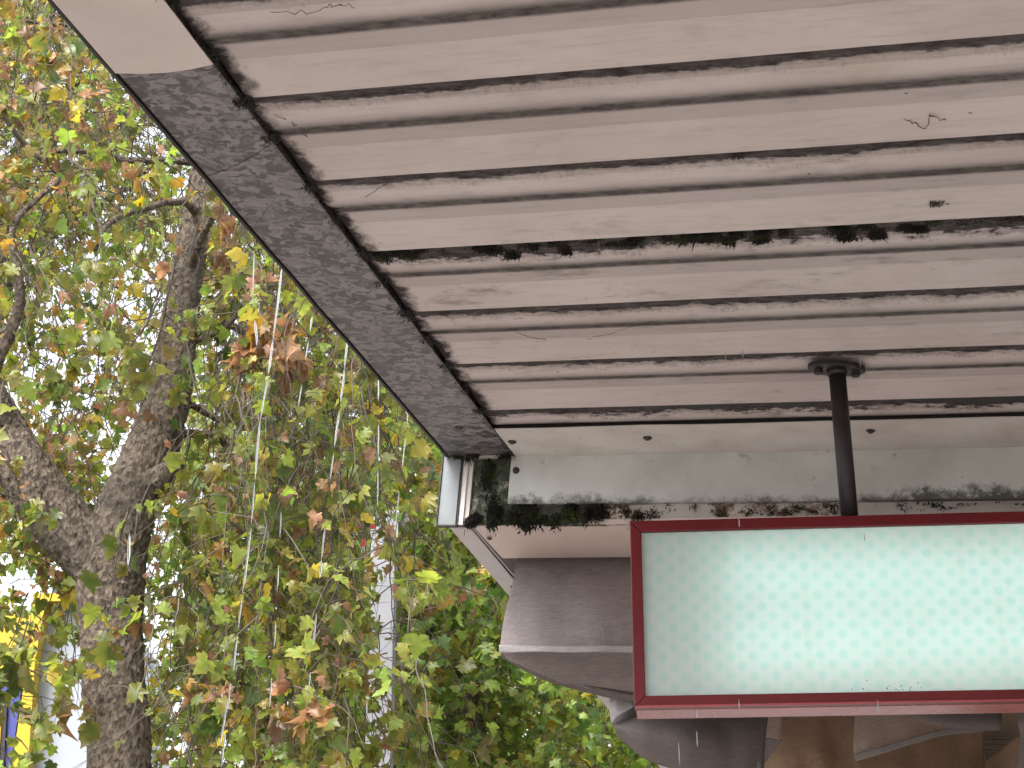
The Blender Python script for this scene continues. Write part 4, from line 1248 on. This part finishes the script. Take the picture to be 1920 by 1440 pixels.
wr = slab('window_recess', [(-400, 2300), (-95, 2300), (7, 1440), (13, 1318), (-400, 1318)], YB - 0.2, 0.045, M['pipe'], bld, bb)
slab('window_panel', [(-400, 2290), (-110, 2290), (-3, 1440), (4, 1326), (-400, 1326)], YB - 0.22, 0.018, M['yellow'], wr, bb)
slab('side_wall', [(-400, 2600), (-72, 2600), (56, 1400), (62, 1140), (-400, 1135)], YB + 0.01, 4.0, M['whitewall'], bld, bb)

hb = at(300, 1440, 40); hb.z = 0
hs_ = empty('low_house', hb); tag(hs_, 'low house with grey roof just visible right of the tree trunk', 'house')
zr = at(300, 1436, 40).z
MB().box(-4, 4, 0, 7, 0, zr - 0.6).build('wall', M['creamwall'], hs_)
MB().prism([(-4.4, -0.4, zr - 0.6), (4.4, -0.4, zr - 0.6), (0.5, -0.4, zr + 0.0), (-0.6, -0.4, zr + 0.15)], (0, 7.8, 0)).build('roof', M['tile'], hs_)

# ------------------------------------------------------------------ falling water
def trickle(label, pts, segs, Y0_, Y1_, name='water_trickle'):
    """pts: photo path of the trickle; segs: (y0, y1, width px)"""
    pts = sorted(pts, key=lambda p: p[1])
    ys = [p[1] for p in pts]; xs = [p[0] for p in pts]
    ya, yb = ys[0], ys[-1]
    def P(y):
        x = float(np.interp(y, ys, xs)); return at(x, y, Y0_ + (Y1_ - Y0_) * (y - ya) / max(1, yb - ya))
    base = P(yb)
    o = empty(name, base)
    for (y0, y1, w) in segs:
        n = max(8, int((y1 - y0) / 9)); pp = []; rr = []
        for i in range(n + 1):
            u = i / n; y = y0 + (y1 - y0) * u
            q = P(y) + Vector((0.0014 * noise.noise(Vector((y * .03, y0, 1))), 0.0014 * noise.noise(Vector((y * .03, y0, 8))), 0))
            e = min(1, u * 5 + 0.12, (1 - u) * 3 + 0.18)
            pp.append(q - base); rr.append(w * 0.40 * Y0_ / FPX * e * (0.85 + 0.12 * noise.noise(Vector((y * .04, y0, 3)))))
        MB().tube(pp, rr, 8).build('strand', M['water'], o, smooth=True)
    tag(o, label, 'water', 'rainwater trickling off the awning edge')
    return o


trickle('longest water trickle, falling in front of the brown leaf cluster', [(553, 325), (541, 390), (522, 560), (505, 690), (486, 800), (470, 1000), (455, 1110), (438, 1250), (405, 1440)],
        [(388, 500, 6), (495, 640, 6.5), (635, 705, 6), (705, 790, 5), (785, 900, 6), (905, 985, 4), (990, 1115, 5.5), (1120, 1180, 4), (1200, 1260, 4), (1310, 1400, 4.5)], 3.75, 3.65)
trickle('short broken water trickle beside the longest one', [(607, 455), (598, 520), (588, 575), (572, 680), (560, 760)], [(455, 506, 3.5), (520, 572, 4.5), (592, 622, 4.5), (640, 676, 4), (720, 765, 3)], 3.95, 3.9)
trickle('thick water trickle leaving the flashing below the moss', [(668, 520), (656, 590), (643, 720), (632, 800), (615, 930), (602, 1060), (590, 1180), (575, 1330)],
        [(522, 600, 4.5), (595, 695, 6.5), (690, 756, 6), (770, 840, 5.5), (850, 900, 4), (990, 1050, 5), (1050, 1085, 6), (1150, 1215, 5), (1260, 1290, 4)], 4.05, 4.0)
trickle('wavy thin water trickle over the grey flashing', [(700, 525), (706, 590), (709, 660), (710, 760), (708, 940), (706, 1050)], [(528, 600, 3.5), (598, 640, 4), (636, 680, 5), (700, 755, 3.5), (790, 860, 3), (880, 950, 3.5)], 4.1, 4.08)
trickle('rightmost thin water trickle near the awning corner', [(776, 640), (772, 700), (765, 780), (756, 860), (742, 980), (735, 1040)], [(672, 735, 3), (730, 800, 3.5), (820, 880, 3), (920, 985, 3)], 4.3, 4.25)
trickle('faint water trickle seen between trunk and brown leaves', [(478, 420), (474, 560), (482, 640), (478, 700)], [(470, 570, 3), (600, 650, 7)], 3.6, 3.6)
trickle('stubby water streak in front of the tree fork', [(243, 1000), (240, 1064)], [(1000, 1064, 8)], 3.3, 3.3)
trickle('faint water trickle low before the green leaves', [(527, 960), (515, 1200), (505, 1330)], [(960, 1010, 3.5), (1060, 1110, 3.5), (1165, 1215, 4), (1270, 1330, 4)], 3.6, 3.6)
trickle('lowest water trickle left of the white pole base', [(447, 1180), (430, 1300), (415, 1440)], [(1190, 1240, 4), (1280, 1330, 4), (1370, 1440, 5)], 3.5, 3.5)
drops = [(506, 318, 20, 3.6), (522, 330, 16, 3.6), (507, 360, 20, 3.7), (557, 428, 20, 3.9), (562, 434, 20, 3.9), (1385, 968, 22, 3.2), (1612, 668, 24, 3.2), (1624, 690, 24, 3.2), (1490, 500, 26, 3.2), (1322, 510, 24, 3.2), (1492, 880, 30, 3.2), (1288, 880, 22, 3.2),
         (1306, 1328, 18, 3.2), (1385, 1310, 22, 3.2), (1306, 1370, 30, 3.2), (1272, 1390, 44, 3.2), (1645, 1310, 26, 3.2), (1620, 1000, 16, 3.2), (1360, 660, 18, 3.2), (1392, 655, 18, 3.2)]
for (x, y, L, Y) in drops:
    b_ = at(x, y, Y); r = 0.0010 * random.uniform(.7, 1.2); Lm = L * Y / FPX
    prof_ = [(0, .1), (.2, .7), (.5, 1), (.8, .9), (.95, .55), (1, .1)]
    o = MB().tube([(0.02 * u * Lm, 0, -u * Lm) for u, w in prof_], [r * w for u, w in prof_], 8).build('water_drop', M['water'], None, smooth=True)
    o.location = b_
    tag(o, 'small stretched drop of rainwater falling through the air', 'water drop', 'raindrops falling beneath the awning')
